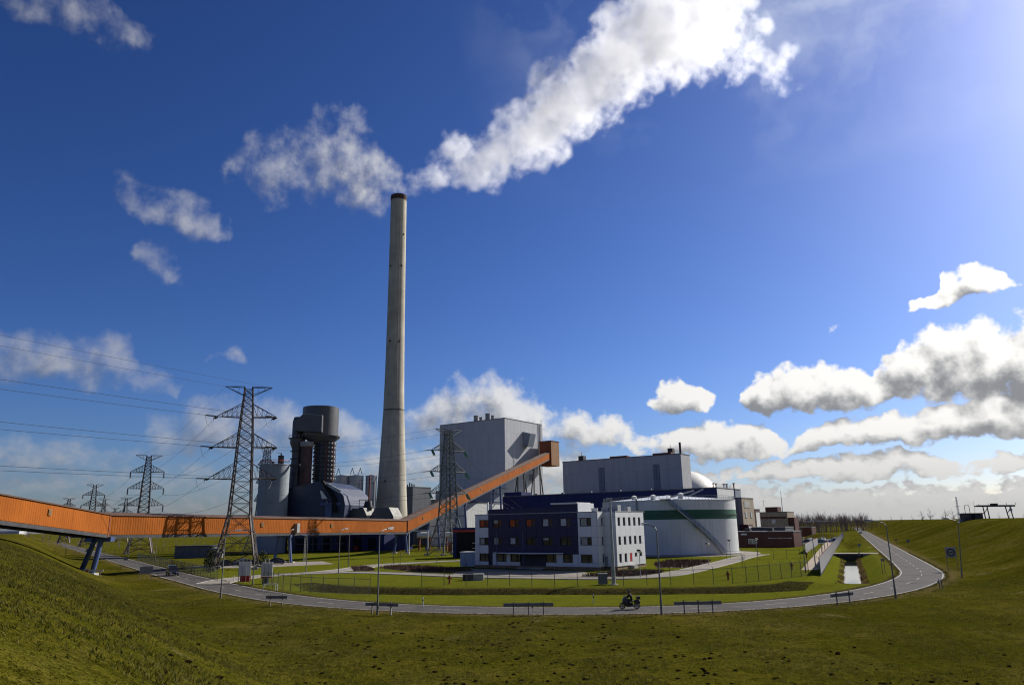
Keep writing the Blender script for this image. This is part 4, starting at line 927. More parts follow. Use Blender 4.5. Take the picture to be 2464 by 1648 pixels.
# canopy: thin white slab, slightly bowed
cv = MB()
for i in range(12):
    u0, u1 = 7.6+i*1.42, 7.6+(i+1)*1.42; f0 = 2.2*math.sin(math.pi*i/12)+.6; f1 = 2.2*math.sin(math.pi*(i+1)/12)+.6
    a, b = O(u0, -.15, 3.0), O(u1, -.15, 3.0); cv.hexa([b, a, a-BX*f0, b-BX*f1, b+ZX*.16, a+ZX*.16, a-BX*f0+ZX*.16, b-BX*f1+ZX*.16])
cv.build('canopy', M_WHITEP, off)
MB().cyl(O(17.6, -1.0, 2.72), O(17.6, -1.0, 3.0), .16, .16, 10).build('canopy_lamp', M_WHITEP, off)
for u in (15, 21.5): MB().cyl(O(u, -3.6, 0), O(u, -3.6, 7.6), .07, .05, 8).build('flag_pole', M_STEELBLUE, off)
# navy roof attic with white flank
MB().obox(O(26.3, .3, 11.0), AX*22.0, BX*7, ZX*1.0).build('attic', M_NAVYP, off)
MB().obox(O(4.3, .12, 11.0), AX*.12, BX*6.5, ZX*1.7).build('attic_flank', M_PANEL, off)
MB().obox(O(10.6, .2, 12.55), AX*6.2, BX*5.5, ZX*.3).build('skylight', M_WHITEP, off)
MB().obox(O(10.4, .5, 11.9), AX*5.9, BX*5, ZX*.66).build('attic', M_NAVYP, off)
MB().obox(O(26.6, .0, 10.9), AX*.25, BX*.3, ZX*2.6).build('duct', M_PANEL, off)
# side: short lit return, recess, long lit wing with five windows a floor
for z0, z1 in bands:
    slab('panel', O(-.02, .02, z0+.015), BX, AX, 2.5, z1-z0-.03, .16, M_PANEL)
    slab('panel', O(-.2, 2.58, z0+.015), AX, -BX, 1.2, z1-z0-.03, .16, M_PANEL); slab('panel', O(-1.42, 2.58, z0+.015), AX, -BX, 1.2, z1-z0-.03, .16, M_PANEL)
for z0, z1 in FL:
    slab('panel', O(-.02, .02, z0+.015), BX, AX, 1.5, z1-z0-.03, .16, M_PANEL); slab('panel', O(-.02, 2.15, z0+.015), BX, AX, .4, z1-z0-.03, .16, M_PANEL)
    window(O(.0, 1.55, z0), BX, AX, .58, z1-z0, None, 0)
    slab('panel', O(-.2, 2.58, z0+.015), AX, -BX, 1.2, z1-z0-.03, .16, M_PANEL); slab('panel', O(-1.42, 2.58, z0+.015), AX, -BX, 1.2, z1-z0-.03, .16, M_PANEL)
slab('gas_cabinet', O(-.3, 2.38, .6), AX, -BX, .5, 1.9, .25, M_GREYP)
WL = 12.6; npan = 6
for z0, z1 in ((.6, 1.3),)+tuple(bands[1:]):
    for i in range(npan): slab('panel', O(-2.64, 2.45+i*WL/npan+.015, z0+.015), BX, AX, WL/npan-.03, z1-z0-.03, .16, M_PANEL)
for k, (z0, z1) in enumerate(FL):
    ww = 1.05; pitch = 2.28; v0 = 2.45+.9; last = 2.45
    for i in range(5):
        v = v0+i*pitch
        slab('panel', O(-2.64, last+.015, z0), BX, AX, v-last-.03, z1-z0, .16, M_PANEL); last = v+ww
        zz0 = z0
        if k == 0 and i >= 3: zz0 = z0+.85; slab('panel', O(-2.64, v, z0), BX, AX, ww, .83, .16, M_PANEL)
        if k == 0 and i == 2:
            d = slab('door', O(-2.72, v, .6), BX, AX, ww, 2.3, .05, mat('door_red', (.38, .025, .025), .4)); slab('door_handle', O(-2.78, v+.12, 1.6), BX, AX, .08, .2, .06, M_STEELGREY, d)
            slab('step', O(-2.8, v-.3, .0), BX, AX, ww+.6, .55, 1.0, M_CONC2); continue
        window(O(-2.66, v+.01, zz0), BX, AX, ww-.02, z1-zz0, None, .72 if k else .6, (M_CURT if k else None), .97)
    slab('panel', O(-2.64, last+.015, z0), BX, AX, 2.45+WL-last-.03, z1-z0, .16, M_PANEL)
for u, v, w, h in ((-.4, 5, 1.7, 1.2), (1.2, 4.2, 1.5, .8), (-1.6, 9, .7, .9)):
    s_ = MB().obox(O(u, v, 11.0), AX*w, BX*1.4, ZX*h).build('roof_unit', M_STEELGREY, off)
MB().cyl(O(2.6, 4, 11.0), O(2.6, 4, 11.7), .55, .75, 14).build('roof_fan', M_WHITEP, off, True)
# small blue container at the left end
ct = thing('site_container', 'pale blue steel container at the left end of the office', 'container', O(33.8, 2.2)); MB().obox(O(35.0, 1.2, .1), AX*4.6, BX*2.4, ZX*2.9).build('body', mat('container_blue', (.30, .40, .48), .5, .1, .4), ct); MB().obox(O(35.1, 1.1, 3.0), AX*4.8, BX*2.6, ZX*.14).build('roof', M_WHITEP, ct)
for k in range(7): MB().obox(O(34.7-.62*k, 1.14, .3), AX*.12, BX*.06, ZX*2.5).build('rib', MATS['container_blue'], ct)
# ---------------------------------------------------------------- pylons
def pylon(name, label, loc, rz, H=39.0, mat_=None, detail=1.0, group='transmission pylons', ins='strain', th=1.0, base=4.75, insm=None):
    m = mat_ or M_PYLON; t = thing(name, label, 'pylon', loc, group, rz)
    k = H/39.0
    prof = [(0, base), (11, 2.2), (20.5, 1.75), (27.5, 1.5), (34.3, 1.1), (39, .8)]
    zz = [p[0]*k for p in prof]; ww = [p[1]*k for p in prof]
    W_ = lambda z: float(np.interp(z, zz, ww))
    C4 = [(1, 1), (-1, 1), (-1, -1), (1, -1)]
    cp = lambda i, z: Vector((C4[i][0]*W_(z), C4[i][1]*W_(z), z))
    for i in range(4):
        mb = MB()
        for a, b in zip(zz[:-1], zz[1:]): mb.bar(cp(i, a), cp(i, b), (.34-.12*a/zz[-1])*k*th)
        mb.build('leg', m, t, local=True)
        if detail >= 1: MB().box(C4[i][0]*W_(0)-.6, C4[i][0]*W_(0)+.6, C4[i][1]*W_(0)-.6, C4[i][1]*W_(0)+.6, -.6, .5).build('footing', M_CONC2, t, local=True)
    mb = MB(); z = 0.0; bw = .11*k*th
    lev = [0, 3.4, 7.2, 11]; z = 11.0
    while z < 38.0: z += 1.15*W_(z*k)/k*.9+.25; lev.append(min(39, z))
    lev = [l*k for l in lev]
    for a, b in zip(lev[:-1], lev[1:]):
        for i in range(4):
            j = (i+1) % 4
            mb.bar(cp(i, a), cp(j, b), bw); mb.bar(cp(j, a), cp(i, b), bw)
            if a < 11*k or detail >= 1: mb.bar(cp(i, b), cp(j, b), bw*(1.2 if a < 11*k else .8))
            if a < 11*k-.1:
                ma = (cp(i, a)+cp(j, a))/2; c = (cp(i, a)+cp(j, b)+cp(j, a)+cp(i, b))/4; mb.bar(c, (cp(i, a)+cp(i, b))/2, bw*.7); mb.bar(c, (cp(j, a)+cp(j, b))/2, bw*.7)
    o = mb.build('bracing', m, t, local=True); o['kind'] = 'stuff'
    tips = []
    for zl, L, rise in ((18.7, 7.0, 3.4), (25.5, 6.6, 3.2), (32.2, 6.2, 3.0)):
        for sd in (-1, 1):
            mb = MB(); z = zl*k; w = W_(z); w2 = W_(z+rise*k); tip = Vector((sd*L*k, 0, z+.1*k))
            lo = [Vector((sd*w, w, z)), Vector((sd*w, -w, z))]; hi = [Vector((sd*w2, w2, z+rise*k)), Vector((sd*w2, -w2, z+rise*k))]
            for p in lo: mb.bar(p, tip, .15*k*th)
            for p in hi: mb.bar(p, tip+ZX*.15*k, .12*k*th)
            n = 5
            for q in range(1, n):
                f = q/n
                for a_, b_ in zip(lo, hi):
                    mb.bar(a_.lerp(tip, f), b_.lerp(tip, f), .06*k*th); mb.bar(a_.lerp(tip, f), b_.lerp(tip, max(0, f-1/n)), .06*k*th)
                mb.bar(lo[0].lerp(tip, f), lo[1].lerp(tip, f), .06*k*th); mb.bar(lo[0].lerp(tip, f), lo[1].lerp(tip, f-1/n), .05*k*th)
            mb.build('crossarm', m, t, local=True); tips.append(tip)
    for sd in (-1, 1):
        mb = MB(); z = 39*k; tip = Vector((sd*5.0*k, 0, z+.05)); w = W_(z); w2 = W_(z-1.9*k)
        for s2 in (-1, 1): mb.bar(Vector((sd*w, s2*w, z)), tip, .13*k*th); mb.bar(Vector((sd*w2, s2*w2, z-1.9*k)), tip, .12*k*th)
        for f in (.3, .6): mb.bar(Vector((sd*w, 0, z)).lerp(tip, f), Vector((sd*w2, 0, z-1.9*k)).lerp(tip, f), .07*k*th)
        mb.build('earth_wire_arm', m, t, local=True); tips.append(tip)
    return t, tips
def wpt(t, v): return Vector(t.location)+Matrix.Rotation(t.rotation_euler.z, 3, 'Z') @ v
def string(parent, a, b, m, r=.16):
    """a pair of insulator strings from a towards b, returns the wire end"""
    a, b = Vector(a), Vector(b); d = (b-a).normalized(); L = 3.0; s = Vector((-d.y, d.x, 0)).normalized()*.22
    inv = Matrix.Rotation(-parent.rotation_euler.z, 3, 'Z'); loc = Vector(parent.location)
    for sg in (-1, 1):
        mb = MB()
        for k in range(9):
            p = a+s*sg+d*(.35+L*k/9.5); mb.cyl(inv @ (p-loc), inv @ (p+d*.2-loc), r, r*.55, 6)
        mb.cyl(inv @ (a+s*sg-loc), inv @ (a+s*sg+d*(L+.3)-loc), .05, .05, 5)
        mb.build('insulator', m, parent, local=True)
    return a+d*(L+.35)
def wire(name, label, a, b, sag, r=.035, group=None, n=18, cat='power line'):
    mb = MB(); a, b = Vector(a), Vector(b)
    pts = [a.lerp(b, i/n)-ZX*(4*sag*(i/n)*(1-i/n)) for i in range(n+1)]
    o = mb.tube(pts, r, 4).build(name, M_WIRE); return tag(o, label, cat, group)
main, mt = pylon('pylon', 'tallest and nearest lattice pylon in front of the conveyor', (-63.1, 173, 0), R(14), 41.6, th=1.0, base=4.2)
cen, ct_ = pylon('pylon', 'lattice pylon with green insulators in front of the boiler house', (-21.0, 238, 0), R(38), 39, mat('centre_pylon_steel', (.17, .18, .16), .6, .3, .7, metal=.4), th=1.15)
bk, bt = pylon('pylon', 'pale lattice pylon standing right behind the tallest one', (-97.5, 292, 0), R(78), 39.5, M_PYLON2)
midp, mp = pylon('pylon', 'middle sized lattice pylon above the conveyor bend', (-151, 306, 0), R(22), 39, th=1.3)
f1, t1 = pylon('pylon', 'small far pylon, the second largest left of the middle one', (-267, 475, 0), R(25), 38, th=1.6, detail=.5)
f2, t2 = pylon('pylon', 'tiny far pylon nearest the left picture edge', (-393.5, 662, 0), R(25), 38, th=1.9, detail=.5)
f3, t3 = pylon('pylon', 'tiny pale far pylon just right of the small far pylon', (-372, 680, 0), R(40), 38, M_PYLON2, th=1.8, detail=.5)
f4, t4 = pylon('pylon', 'tiny far pylon half hidden left of the middle pylon', (-346, 668, 0), R(25), 38, th=1.8, detail=.5)
f5, t5 = pylon('pylon', 'farthest tiny pylon low over the conveyor left of the middle pylon', (-473, 890, 0), R(25), 36, th=2.2, detail=.5)
names = ['lowest', 'lowest', 'middle', 'middle', 'upper', 'upper', 'top', 'top']; sides = ['left arm', 'right arm']
off_end = Vector((-216, -95, 0)); la = Vector((-.97, .25, 0))
for i, tip in enumerate(mt):
    a = wpt(main, tip); lvl, sd = names[i], sides[i % 2]
    dirn = off_end-Vector(main.location); e = off_end+Vector((tip.x*.97, tip.x*.24, tip.z+10))
    b = wpt(midp, mp[i])-(ZX*2.6 if i < 6 else ZX*0)
    if i < 6:
        p = string(main, a, e-ZX*14, M_INSDARK); q = string(main, a, b-ZX*2, M_INSDARK)
        wire('jumper_wire', f'slack loop under the {lvl} {sd} of the tallest pylon', p, q, 2.2, .03, 'jumper loops of the tallest pylon', 10)
    else: p = q = a
    wire('power_line', f'{lvl} cable running off the left edge from the tallest pylon, {sd}', p, e, 4.0 if i < 6 else 3.2, .035 if i < 6 else .024, 'cables off the left edge', 30)
    wire('power_line', f'{lvl} cable from the tallest pylon to the middle one, {sd}', q, b, 3.4, .035 if i < 6 else .022, 'cables between the tallest and middle pylon')
for i, tip in enumerate(mp[:6]):
    a = wpt(midp, tip)
    for dx in (-.45, .45):
        inv = Matrix.Rotation(-midp.rotation_euler.z, 3, 'Z')
        MB().cyl(tip+Vector((0, dx*.6, 0)), tip+Vector((0, dx*1.3, -2.4)), .22, .22, 6).build('insulator', M_INSDARK, midp, local=True)
for (pa, ta, pb, tb, r, lab) in ((midp, mp, f1, t1, .05, 'from the middle pylon to the small far pylon'),):
    for i in range(6):
        wire('power_line', f'{names[i]} cable {lab}, {sides[i % 2]}', wpt(pa, ta[i])-ZX*2.6, wpt(pb, tb[i])-ZX*2, 4.5, r, 'cables to the far pylons', 10)
    for i in range(6):
        MB().cyl(tb[i], tb[i]-ZX*2.2, .3, .3, 5).build('insulator', M_INSDARK, pb, local=True)
for i, tip in enumerate(ct_):
    a = wpt(cen, tip); b = wpt(bk, bt[i]); lvl = names[i]
    if i < 6:
        p = string(cen, a, b-ZX*3, M_INSDARK, .13)
        q = a+Vector((7, 40, -9)); q2 = string(cen, a, q-ZX*14, M_GLASSINS, .24)
        if i % 2: string(cen, a, q+Vector((9, -4, -22)), M_GLASSINS, .2)
        wire('power_line', f'{lvl} cable dropping to the plant behind the green insulator pylon, {sides[i % 2]}', q2, Vector((-8+2.5*i, 300, 14)), 1.0, .03, 'cables into the plant', 8)
    else: p = a
    wire('power_line', f'{lvl} cable passing the chimney to the pale pylon, {sides[i % 2]}', p, b, 1.6, .035 if i < 6 else .022, 'cables past the chimney', 12)
# ---------------------------------------------------------------- paved areas inside the plant
def sheet(name, poly, z, m, label):
    o = MB().add([(x, y, z) for x, y in poly], [tuple(range(len(poly)))]).build(name, m); return tag(o, label, kind='structure')
def path(name, pts, w, z, m, label):
    L = resample(smooth_line(pts, 6), 2.0); o = ribbon(L, -w/2, w/2, z).build(name, m); tag(o, label, kind='structure')
    k = MB()
    for sd in (-1, 1):
        a = offset_line(L, sd*w/2); b = offset_line(L, sd*(w/2+.16))
        for i in range(len(L)-1): k.hexa([(*a[i], z-.05), (*a[i+1], z-.05), (*b[i+1], z-.05), (*b[i], z-.05), (*a[i], z+.06), (*a[i+1], z+.06), (*b[i+1], z+.06), (*b[i], z+.06)])
    k.build('kerb', M_CONC2, o); return o
path('entrance_road', [(-50,127),(-50.5,137),(-46.5,147),(-40,153),(-35.5,164),(-32,180),(-20,193),(-6,200)], 5.2, .03, M_PATH, 'paved entrance road bending into the plant')
path('office_drive', [(-42,150),(-33,152),(-22,146),(-8,134.5),(5,128),(16,124.5),(25,129.5),(36,148.5),(47,170),(57,191),(66,206)], 4.6, .05, M_PATH, 'paved drive passing the office front')
sheet('forecourt', [(-12,141),(4,131.5),(14,128.5),(12.5,144),(-10,160)], .022, M_PATH, 'paved forecourt before the office')
sheet('parking_lot', [(-80,182),(-60,176),(-45,190),(-52,206),(-78,204)], .024, M_PATH, 'paved lot with black parked cars')
sheet('car_park', [(108,298),(122,292),(180,416),(161,424)], .026, M_ASPH, 'asphalt car park beside the panel wall')
sheet('patrol_path', [(51.4,138.4),(54.0,137.4),(173.5,405),(168.5,407)], .028, mat('sand_path', (.27, .21, .15), .9, .2, .5), 'sandy patrol path between the panel walls')
sheet('tank_apron', [(TC.x+25*math.cos(a), TC.y+25*math.sin(a)) for a in np.linspace(0, 2*math.pi, 40)[:-1]], .015, M_PATH, 'pale apron around the storage tank')
# crossings over the ditch
for i, (x, y) in enumerate(((89.6, 205.2), (102.4, 234.4), (134, 306))):
    d = Vector((.40, .915, 0)); s = Vector((.915, -.40, 0)); c = Vector((x, y, 0)); w = 2.6 if i else 3.4
    o = MB().obox(c-s*7-d*w-ZX*1.2, s*14, d*2*w, ZX*1.215).build('ditch_crossing', M_PATH if i == 0 else GRASS); tag(o, 'crossing over the ditch', kind='structure')
    mb = MB(); p = c-d*(w+.02)-ZX*2.0
    mb.obox(p-s*3.2, s*6.4, -d*.18, ZX*1.9); mb.build('culvert_wall', mat('culvert_dark', (.05, .045, .04), .9), o)
# water in the ditch
m = bpy.data.materials.new('ditch_water'); m.use_nodes = True; T = NT(m.node_tree); T.n.clear()
b = T.new('ShaderNodeBsdfPrincipled'); out = T.new('ShaderNodeOutputMaterial'); T.l.new(b.outputs[0], out.inputs[0])
b.inputs['Base Color'].default_value = (.02, .025, .02, 1); b.inputs['Roughness'].default_value = .03; b.inputs['Specular IOR Level'].default_value = 1.0; b.inputs['IOR'].default_value = 1.6
bn = T.new('ShaderNodeBump'); bn.inputs['Strength'].default_value = .06; bn.inputs['Distance'].default_value = .02; T.l.new(T.noise(T.new('ShaderNodeTexCoord').outputs['Object'], 1.4, 3, .5), bn.inputs['Height']); T.l.new(bn.outputs[0], b.inputs['Normal'])
d = Vector((.408, .913, 0)); s = Vector((.913, -.408, 0)); wp = []
L = [Vector((46.4, 108, -1.55))+d*(i*4.2) for i in range(23)]; mb = MB()
for i in range(22):
    w0 = w1 = 3.2; mb.quad(L[i]-s*w0, L[i+1]-s*w1, L[i+1]+s*w1, L[i]+s*w0)
o = mb.build('ditch_water', m); tag(o, 'bright water in the roadside ditch', kind='structure')

# ---------------------------------------------------------------- street lamps
M_POLE = mat('lamp_pole', (.20, .20, .19), .5, .2, .8, metal=.4); M_LAMP = mat('lamp_head', (.30, .30, .29), .45, .1)
def lamp_proto(h=8.2, arm=1.7, base_h=1.4):
    t = thing('street_lamp', 'street lamp', 'street lamp', (0, 0, 0), 'street lamps along the road')
    MB().cyl((0, 0, -.3), (0, 0, base_h), .11, .11, 10).cyl((0, 0, base_h), (0, 0, h-.6), .085, .055, 10).build('pole', M_POLE, t, True, local=True)
    pts = [Vector((0, 0, h-.6)), Vector((.05, 0, h-.3)), Vector((.25, 0, h-.05)), Vector((.6, 0, h+.08)), Vector((arm-.4, 0, h+.2))]
    MB().tube(pts, .05, 8).build('arm', M_POLE, t, True, local=True)
    hd = MB().add([(arm-.5, -.09, h+.17), (arm-.5, .09, h+.17), (arm+.5, .13, h+.27), (arm+.5, -.13, h+.27), (arm-.5, -.07, h+.30), (arm-.5, .07, h+.30), (arm+.4, .10, h+.40), (arm+.4, -.10, h+.40)], [(0,3,2,1),(4,5,6,7),(0,1,5,4),(1,2,6,5),(2,3,7,6),(3,0,4,7)]).build('lamp_head', M_LAMP, t, local=True)
    MB().box(arm-.2, arm+.4, -.09, .09, h+.13, h+.2).build('lens', mat('lamp_lens', (.6, .6, .56), .2, .05), hd, local=True)
    return t
lp = lamp_proto()
LAMPS = [(-14.0,78.4,60,'street lamp beside the long barrier board left of centre'),(14.0,75.0,120,'street lamp on the near verge just right of the motorcyclist'),(42.4,86.6,150,'street lamp on the verge inside the right road bend'),(66.2,114.4,160,'leaning street lamp beside the sign panel at the right bend'),(-37.9,99.2,45,'street lamp on the near verge left of the first barrier board'),
 (-41.4,121.2,200,'street lamp right at the plant gate boards'),(-42.3,154.8,20,'inner street lamp beside the entrance road, left one of the pair'),(-34.3,148.6,60,'inner street lamp on the drive corner below the orange gallery'),(-39.0,178.7,160,'inner street lamp behind the drive, second row'),(-2.3,196,120,'inner street lamp beside the container end of the office'),
 (49.4,131.0,10,'street lamp at the near end of the panel wall'),(58.8,150.5,10,'second street lamp along the panel wall'),(75,187,10,'third street lamp along the panel wall'),(90,222,10,'fourth street lamp along the panel wall'),(106,259,190,'fifth street lamp along the panel wall'),(128,308,10,'sixth street lamp along the panel wall'),(150,358,190,'seventh street lamp along the panel wall'),(176,416,10,'eighth street lamp along the panel wall'),
 (-100,212,60,'street lamp beside the left road behind the conveyor leg'),(-140,276,60,'farther street lamp beside the left road'),(-58,196,90,'thin lamp post among the black parked cars')]
for i, (x, y, a, lab) in enumerate(LAMPS):
    o = lp if i == 0 else copy_tree(lp)
    o.location = (x, y, gz(x, y)); o.rotation_euler = (R(0), 0, R(a)); o['label'] = lab
    if i == 3: o.rotation_euler = (0, R(-4.5), R(a))
# camera mast in front of the office
t = thing('camera_mast', 'thick grey camera mast standing before the office corner', 'mast', (14.2, 111.7, gz(14.2, 111.7)))
zb = t.location.z
MB().cyl((14.2, 111.7, zb-.3), (14.2, 111.7, zb+5.5), .30, .24, 14).cyl((14.2, 111.7, zb+5.5), (14.2, 111.7, zb+12.0), .2, .14, 12).build('pole', M_STEELGREY, t, True)
MB().box(13.7, 14.5, 111.4, 111.8, zb+12.0, zb+12.35).build('camera', M_STEELGREY, t); MB().cyl((14.2, 111.7, zb-.2), (14.2, 111.7, zb+.12), .6, .6, 16).build('footing', M_CONC2, t)
# post-top globe lamps
gl = None
for x, y, lab in ((20.3, 125.1, 'globe lamp beside the brown bed at the office'), (40.0, 158.7, 'globe lamp at the foot of the tank stair'), (52.2, 185.7, 'globe lamp before the lit side of the tank'), (62, 196, 'globe lamp right of the tank on the lawn')):
    if gl is None:
        gl = thing('globe_lamp', lab, 'lamp', (0, 0, 0), 'globe lamps on the lawn'); MB().cyl((0, 0, -.2), (0, 0, 3.9), .06, .05, 8).build('post', M_STEELGREY, gl, local=True)
        MB().lathe([(.06, 3.9), (.26, 4.0), (.42, 4.22), (.30, 4.42), (.01, 4.5)], (0, 0, 0), 16).build('globe', M_WHITEP, gl, True, local=True); MB().lathe([(.44, 4.25), (.5, 4.2), (.3, 4.46)], (0, 0, 0), 16).build('shade', M_DARKSTEEL, gl, local=True); o = gl
    else: o = copy_tree(gl)
    o.location = (x, y, gz(x, y)); o['label'] = lab

# ---------------------------------------------------------------- roadside boards, posts, signs
M_BOARD = mat('board_back', (.20, .195, .19), .6, .2, 1.0); M_POST = mat('post_grey', (.15, .14, .13), .7, .2)
M_RED = mat('sign_red', (.42, .03, .02), .5, .1); M_SIGNW = mat('sign_white', (.62, .62, .60), .5, .06)
BOARDS = [(-27.4,88.6,2.7,-12,'chevron barrier board on the verge nearest the plant gate'),(-13.6,78.6,3.9,-22,'chevron barrier board behind the street lamp left of centre'),(1.2,76.2,4.9,-3,'chevron barrier board at the middle of the road bend'),(17.6,75.2,4.7,5,'chevron barrier board right of the motorcyclist'),(34.2,81.3,4.0,34,'chevron barrier board left of the right lamp'),(52.8,96.2,3.0,52,'short chevron barrier board at the right end of the bend')]
for x, y, L, a, lab in BOARDS:
    z = gz(x, y); t = thing('barrier_board', lab, 'barrier', (x, y, z), 'chevron boards along the bend', R(a))
    MB().box(-L/2, L/2, -.03, .03, .82, 1.14).build('board', M_BOARD, t, local=True)
    for px in ((-L*.28, L*.28) if L < 4.5 else (-L*.3, .0, L*.3)): MB().box(px-.045, px+.045, -.13, -.035, -.3, 1.3).build('post', M_POST, t, local=True)
    mk = MB()
    for k in range(int(L/.8)): c0 = -L/2+.2+k*.8; mk.add([(c0, .034, .8), (c0+.2, .034, .97), (c0, .034, 1.14), (c0+.25, .034, 1.14), (c0+.45, .034, .97), (c0+.25, .034, .8)], [(0,1,4,5), (1,2,3,4)])
    mk.build('chevron', M_SIGNW, t, local=True)
WP = [(1.6,77.0,'white marker post at the middle barrier board'),(-10.3,85.6,'white marker post on the far verge left of centre'),(-12.6,78.3,'white marker post at the left lamp foot'),(8.6,86,'white marker post on the far verge behind the motorcyclist'),(47.5,106,'red marker post by the water end'),(-48,131,'white marker post at the plant gate')]
for x, y, lab in WP:
    z = gz(x, y); t = thing('marker_post', lab, 'post', (x, y, z), 'marker posts'); MB().add([(-.06,-.04,0),(.06,-.04,0),(.06,.04,0),(-.06,.04,0),(-.05,-.03,.95),(.05,-.03,.95),(.05,.03,1.05),(-.05,.03,1.05)], [(0,3,2,1),(4,5,6,7),(0,1,5,4),(1,2,6,5),(2,3,7,6),(3,0,4,7)]).build('body', M_RED if lab.startswith('red') else M_WHITEP, t, local=True)
    MB().box(-.062, .062, -.045, .045, .62, .8).build('reflector', M_DARKSTEEL, t, local=True)
def sign_posts(t, w, h, z0=0.0):
    for sx in (-w/2+.06, w/2-.06): MB().cyl((sx, .06, z0-.3), (sx, .06, h), .045, .045, 8).build('post', M_POST, t, local=True)
def panel_sign(name, lab, x, y, a, w, z0, z1, m, cat='sign'):
    t = thing(name, lab, cat, (x, y, gz(x, y)), None, R(a)); sign_posts(t, w, z1); MB().box(-w/2, w/2, -.03, .015, z0, z1).build('panel', m, t, local=True); return t
t = panel_sign('road_sign', 'grey back of a sign panel on two posts, left verge', -67.7, 140.5, 35, 2.2, 1.0, 2.3, M_BOARD)
t = panel_sign('gate_sign', 'white gate board with a red foot, left one', -45.0, 127.5, 8, 1.9, 1.1, 3.4, M_SIGNW); MB().box(-.7, 1.0, -.05, .02, .2, 1.15).build('red_board', M_RED, t, local=True)
mb = MB()
for sx in (-.9, -.3, .3, .9): mb.box(sx-.03, sx+.03, -.5, -.44, .2, 3.8)
mb.box(-.95, .95, -.5, -.44, 3.7, 3.8); mb.build('frame', M_STEELGREY, t, local=True)
t = panel_sign('gate_sign', 'white gate board on a dark foot, right one', -40.4, 124.6, -12, 2.0, 1.2, 3.4, M_SIGNW); MB().box(-1.0, 1.0, -.04, .02, .9, 1.15).build('red_board', M_RED, t, local=True); MB().box(-.6, .3, -.2, .3, -.1, 1.0).build('foot', M_DARKSTEEL, t, local=True)
mb = MB()
for sx in (-.2, .5): mb.box(sx-.04, sx+.04, -.45, -.37, .2, 3.9)
mb.box(-.2, .5, -.45, -.37, 3.8, 3.9); mb.build('frame', M_STEELGREY, t, local=True)
t = thing('white_rail_frame', 'low white tubular rail frame on the gate verge', 'rail', (-35.2, 110.6, gz(-35.2, 110.6)), None, R(5))
MB().tube([(-.95, 0, -.2), (-.95, 0, .95), (.95, 0, .95), (.95, 0, -.2)], .05, 8).build('rail', M_WHITEP, t, local=True); MB().tube([(.6, .5, -.2), (.6, .5, .9), (-.9, .5, .9)], .04, 8).build('brace', M_WHITEP, t, local=True)
t = thing('striped_barrier', 'red and white barrier plank at the conveyor leg', 'barrier', (-78.4, 142.6, gz(-78.4, 142.6)), None, R(-8)); zb = .75
for k in range(6): MB().box(-1.8+k*.6, -1.8+(k+1)*.6, -.03, .03, zb-.1, zb+.2).build('stripe', M_RED if k in (0,) else M_SIGNW, t, local=True)
for sx in (-1.3, 1.3): MB().box(sx-.04, sx+.04, .035, .1, -.4, zb+.2).build('post', M_POST, t, local=True)
def tri_sign(lab, x, y, a, h=2.2, s=.8, m=None):
    t = thing('warning_sign', lab, 'sign', (x, y, gz(x, y)), None, R(a)); MB().cyl((0, .04, -.3), (0, .04, h), .04, .04, 8).build('post', M_POST, t, local=True)
    MB().add([(-s/2, -.02, h-.75*s), (s/2, -.02, h-.75*s), (0, -.02, h+.12*s), (-s/2, .02, h-.75*s), (s/2, .02, h-.75*s), (0, .02, h+.12*s)], [(0,1,2), (5,4,3), (0,3,4,1), (1,4,5,2), (2,5,3,0)]).build('plate', m or M_BOARD, t, local=True); return t
def disc_sign(lab, x, y, a, h=2.6, r=.42, m=None):
    t = thing('round_sign', lab, 'sign', (x, y, gz(x, y)), None, R(a)); MB().cyl((0, .05, -.3), (0, .05, h), .04, .04, 8).build('post', M_POST, t, local=True); MB().cyl((0, -.02, h-.1), (0, .02, h-.1), r, r, 24).build('plate', m or M_BOARD, t, local=True); return t
tri_sign('dark triangular warning sign beside the left road', -98, 192, 35, 2.6, 1.3); disc_sign('dark round sign left of the right road at the crossing', 91.5, 203, 0); tri_sign('small triangular sign under the round one at the crossing', 89.6, 199.5, 0, 1.6, .9)
disc_sign('dark round sign on the right dike foot', 117.5, 228, 0, 2.4, .5); t = panel_sign('road_sign', 'small dark sign at the water edge of the right bend', 61.4, 128.2, 20, .7, 2.0, 2.4, M_BOARD)
tri_sign('far triangular sign on the right dike foot', 131, 262, 0, 2.2, .9)
t = panel_sign('zone_sign', 'white zone sign with a ring symbol at the right bend', 73.2, 128.6, -20, 1.6, 2.2, 3.9, mat('sign_face', (.34, .31, .27), .5, .1)); MB().lathe([(.62, 0), (.62, .02), (.42, .02), (.42, 0)], (0, 0, 0), 28).build('ring', M_DARKSTEEL, t, local=True)
r_ = t.children[-1]; r_.rotation_euler = (R(90), 0, 0); r_.location = (0, -.035, 3.05); o = MB().box(-.3, .3, -.06, -.034, 2.97, 3.13).build('bar', M_DARKSTEEL, t, local=True)
MB().bar((0, 0, 0), (.62, 0, 0), .03).build('edge', M_DARKSTEEL, t, local=True).location = (-.3, -.04, 2.2)

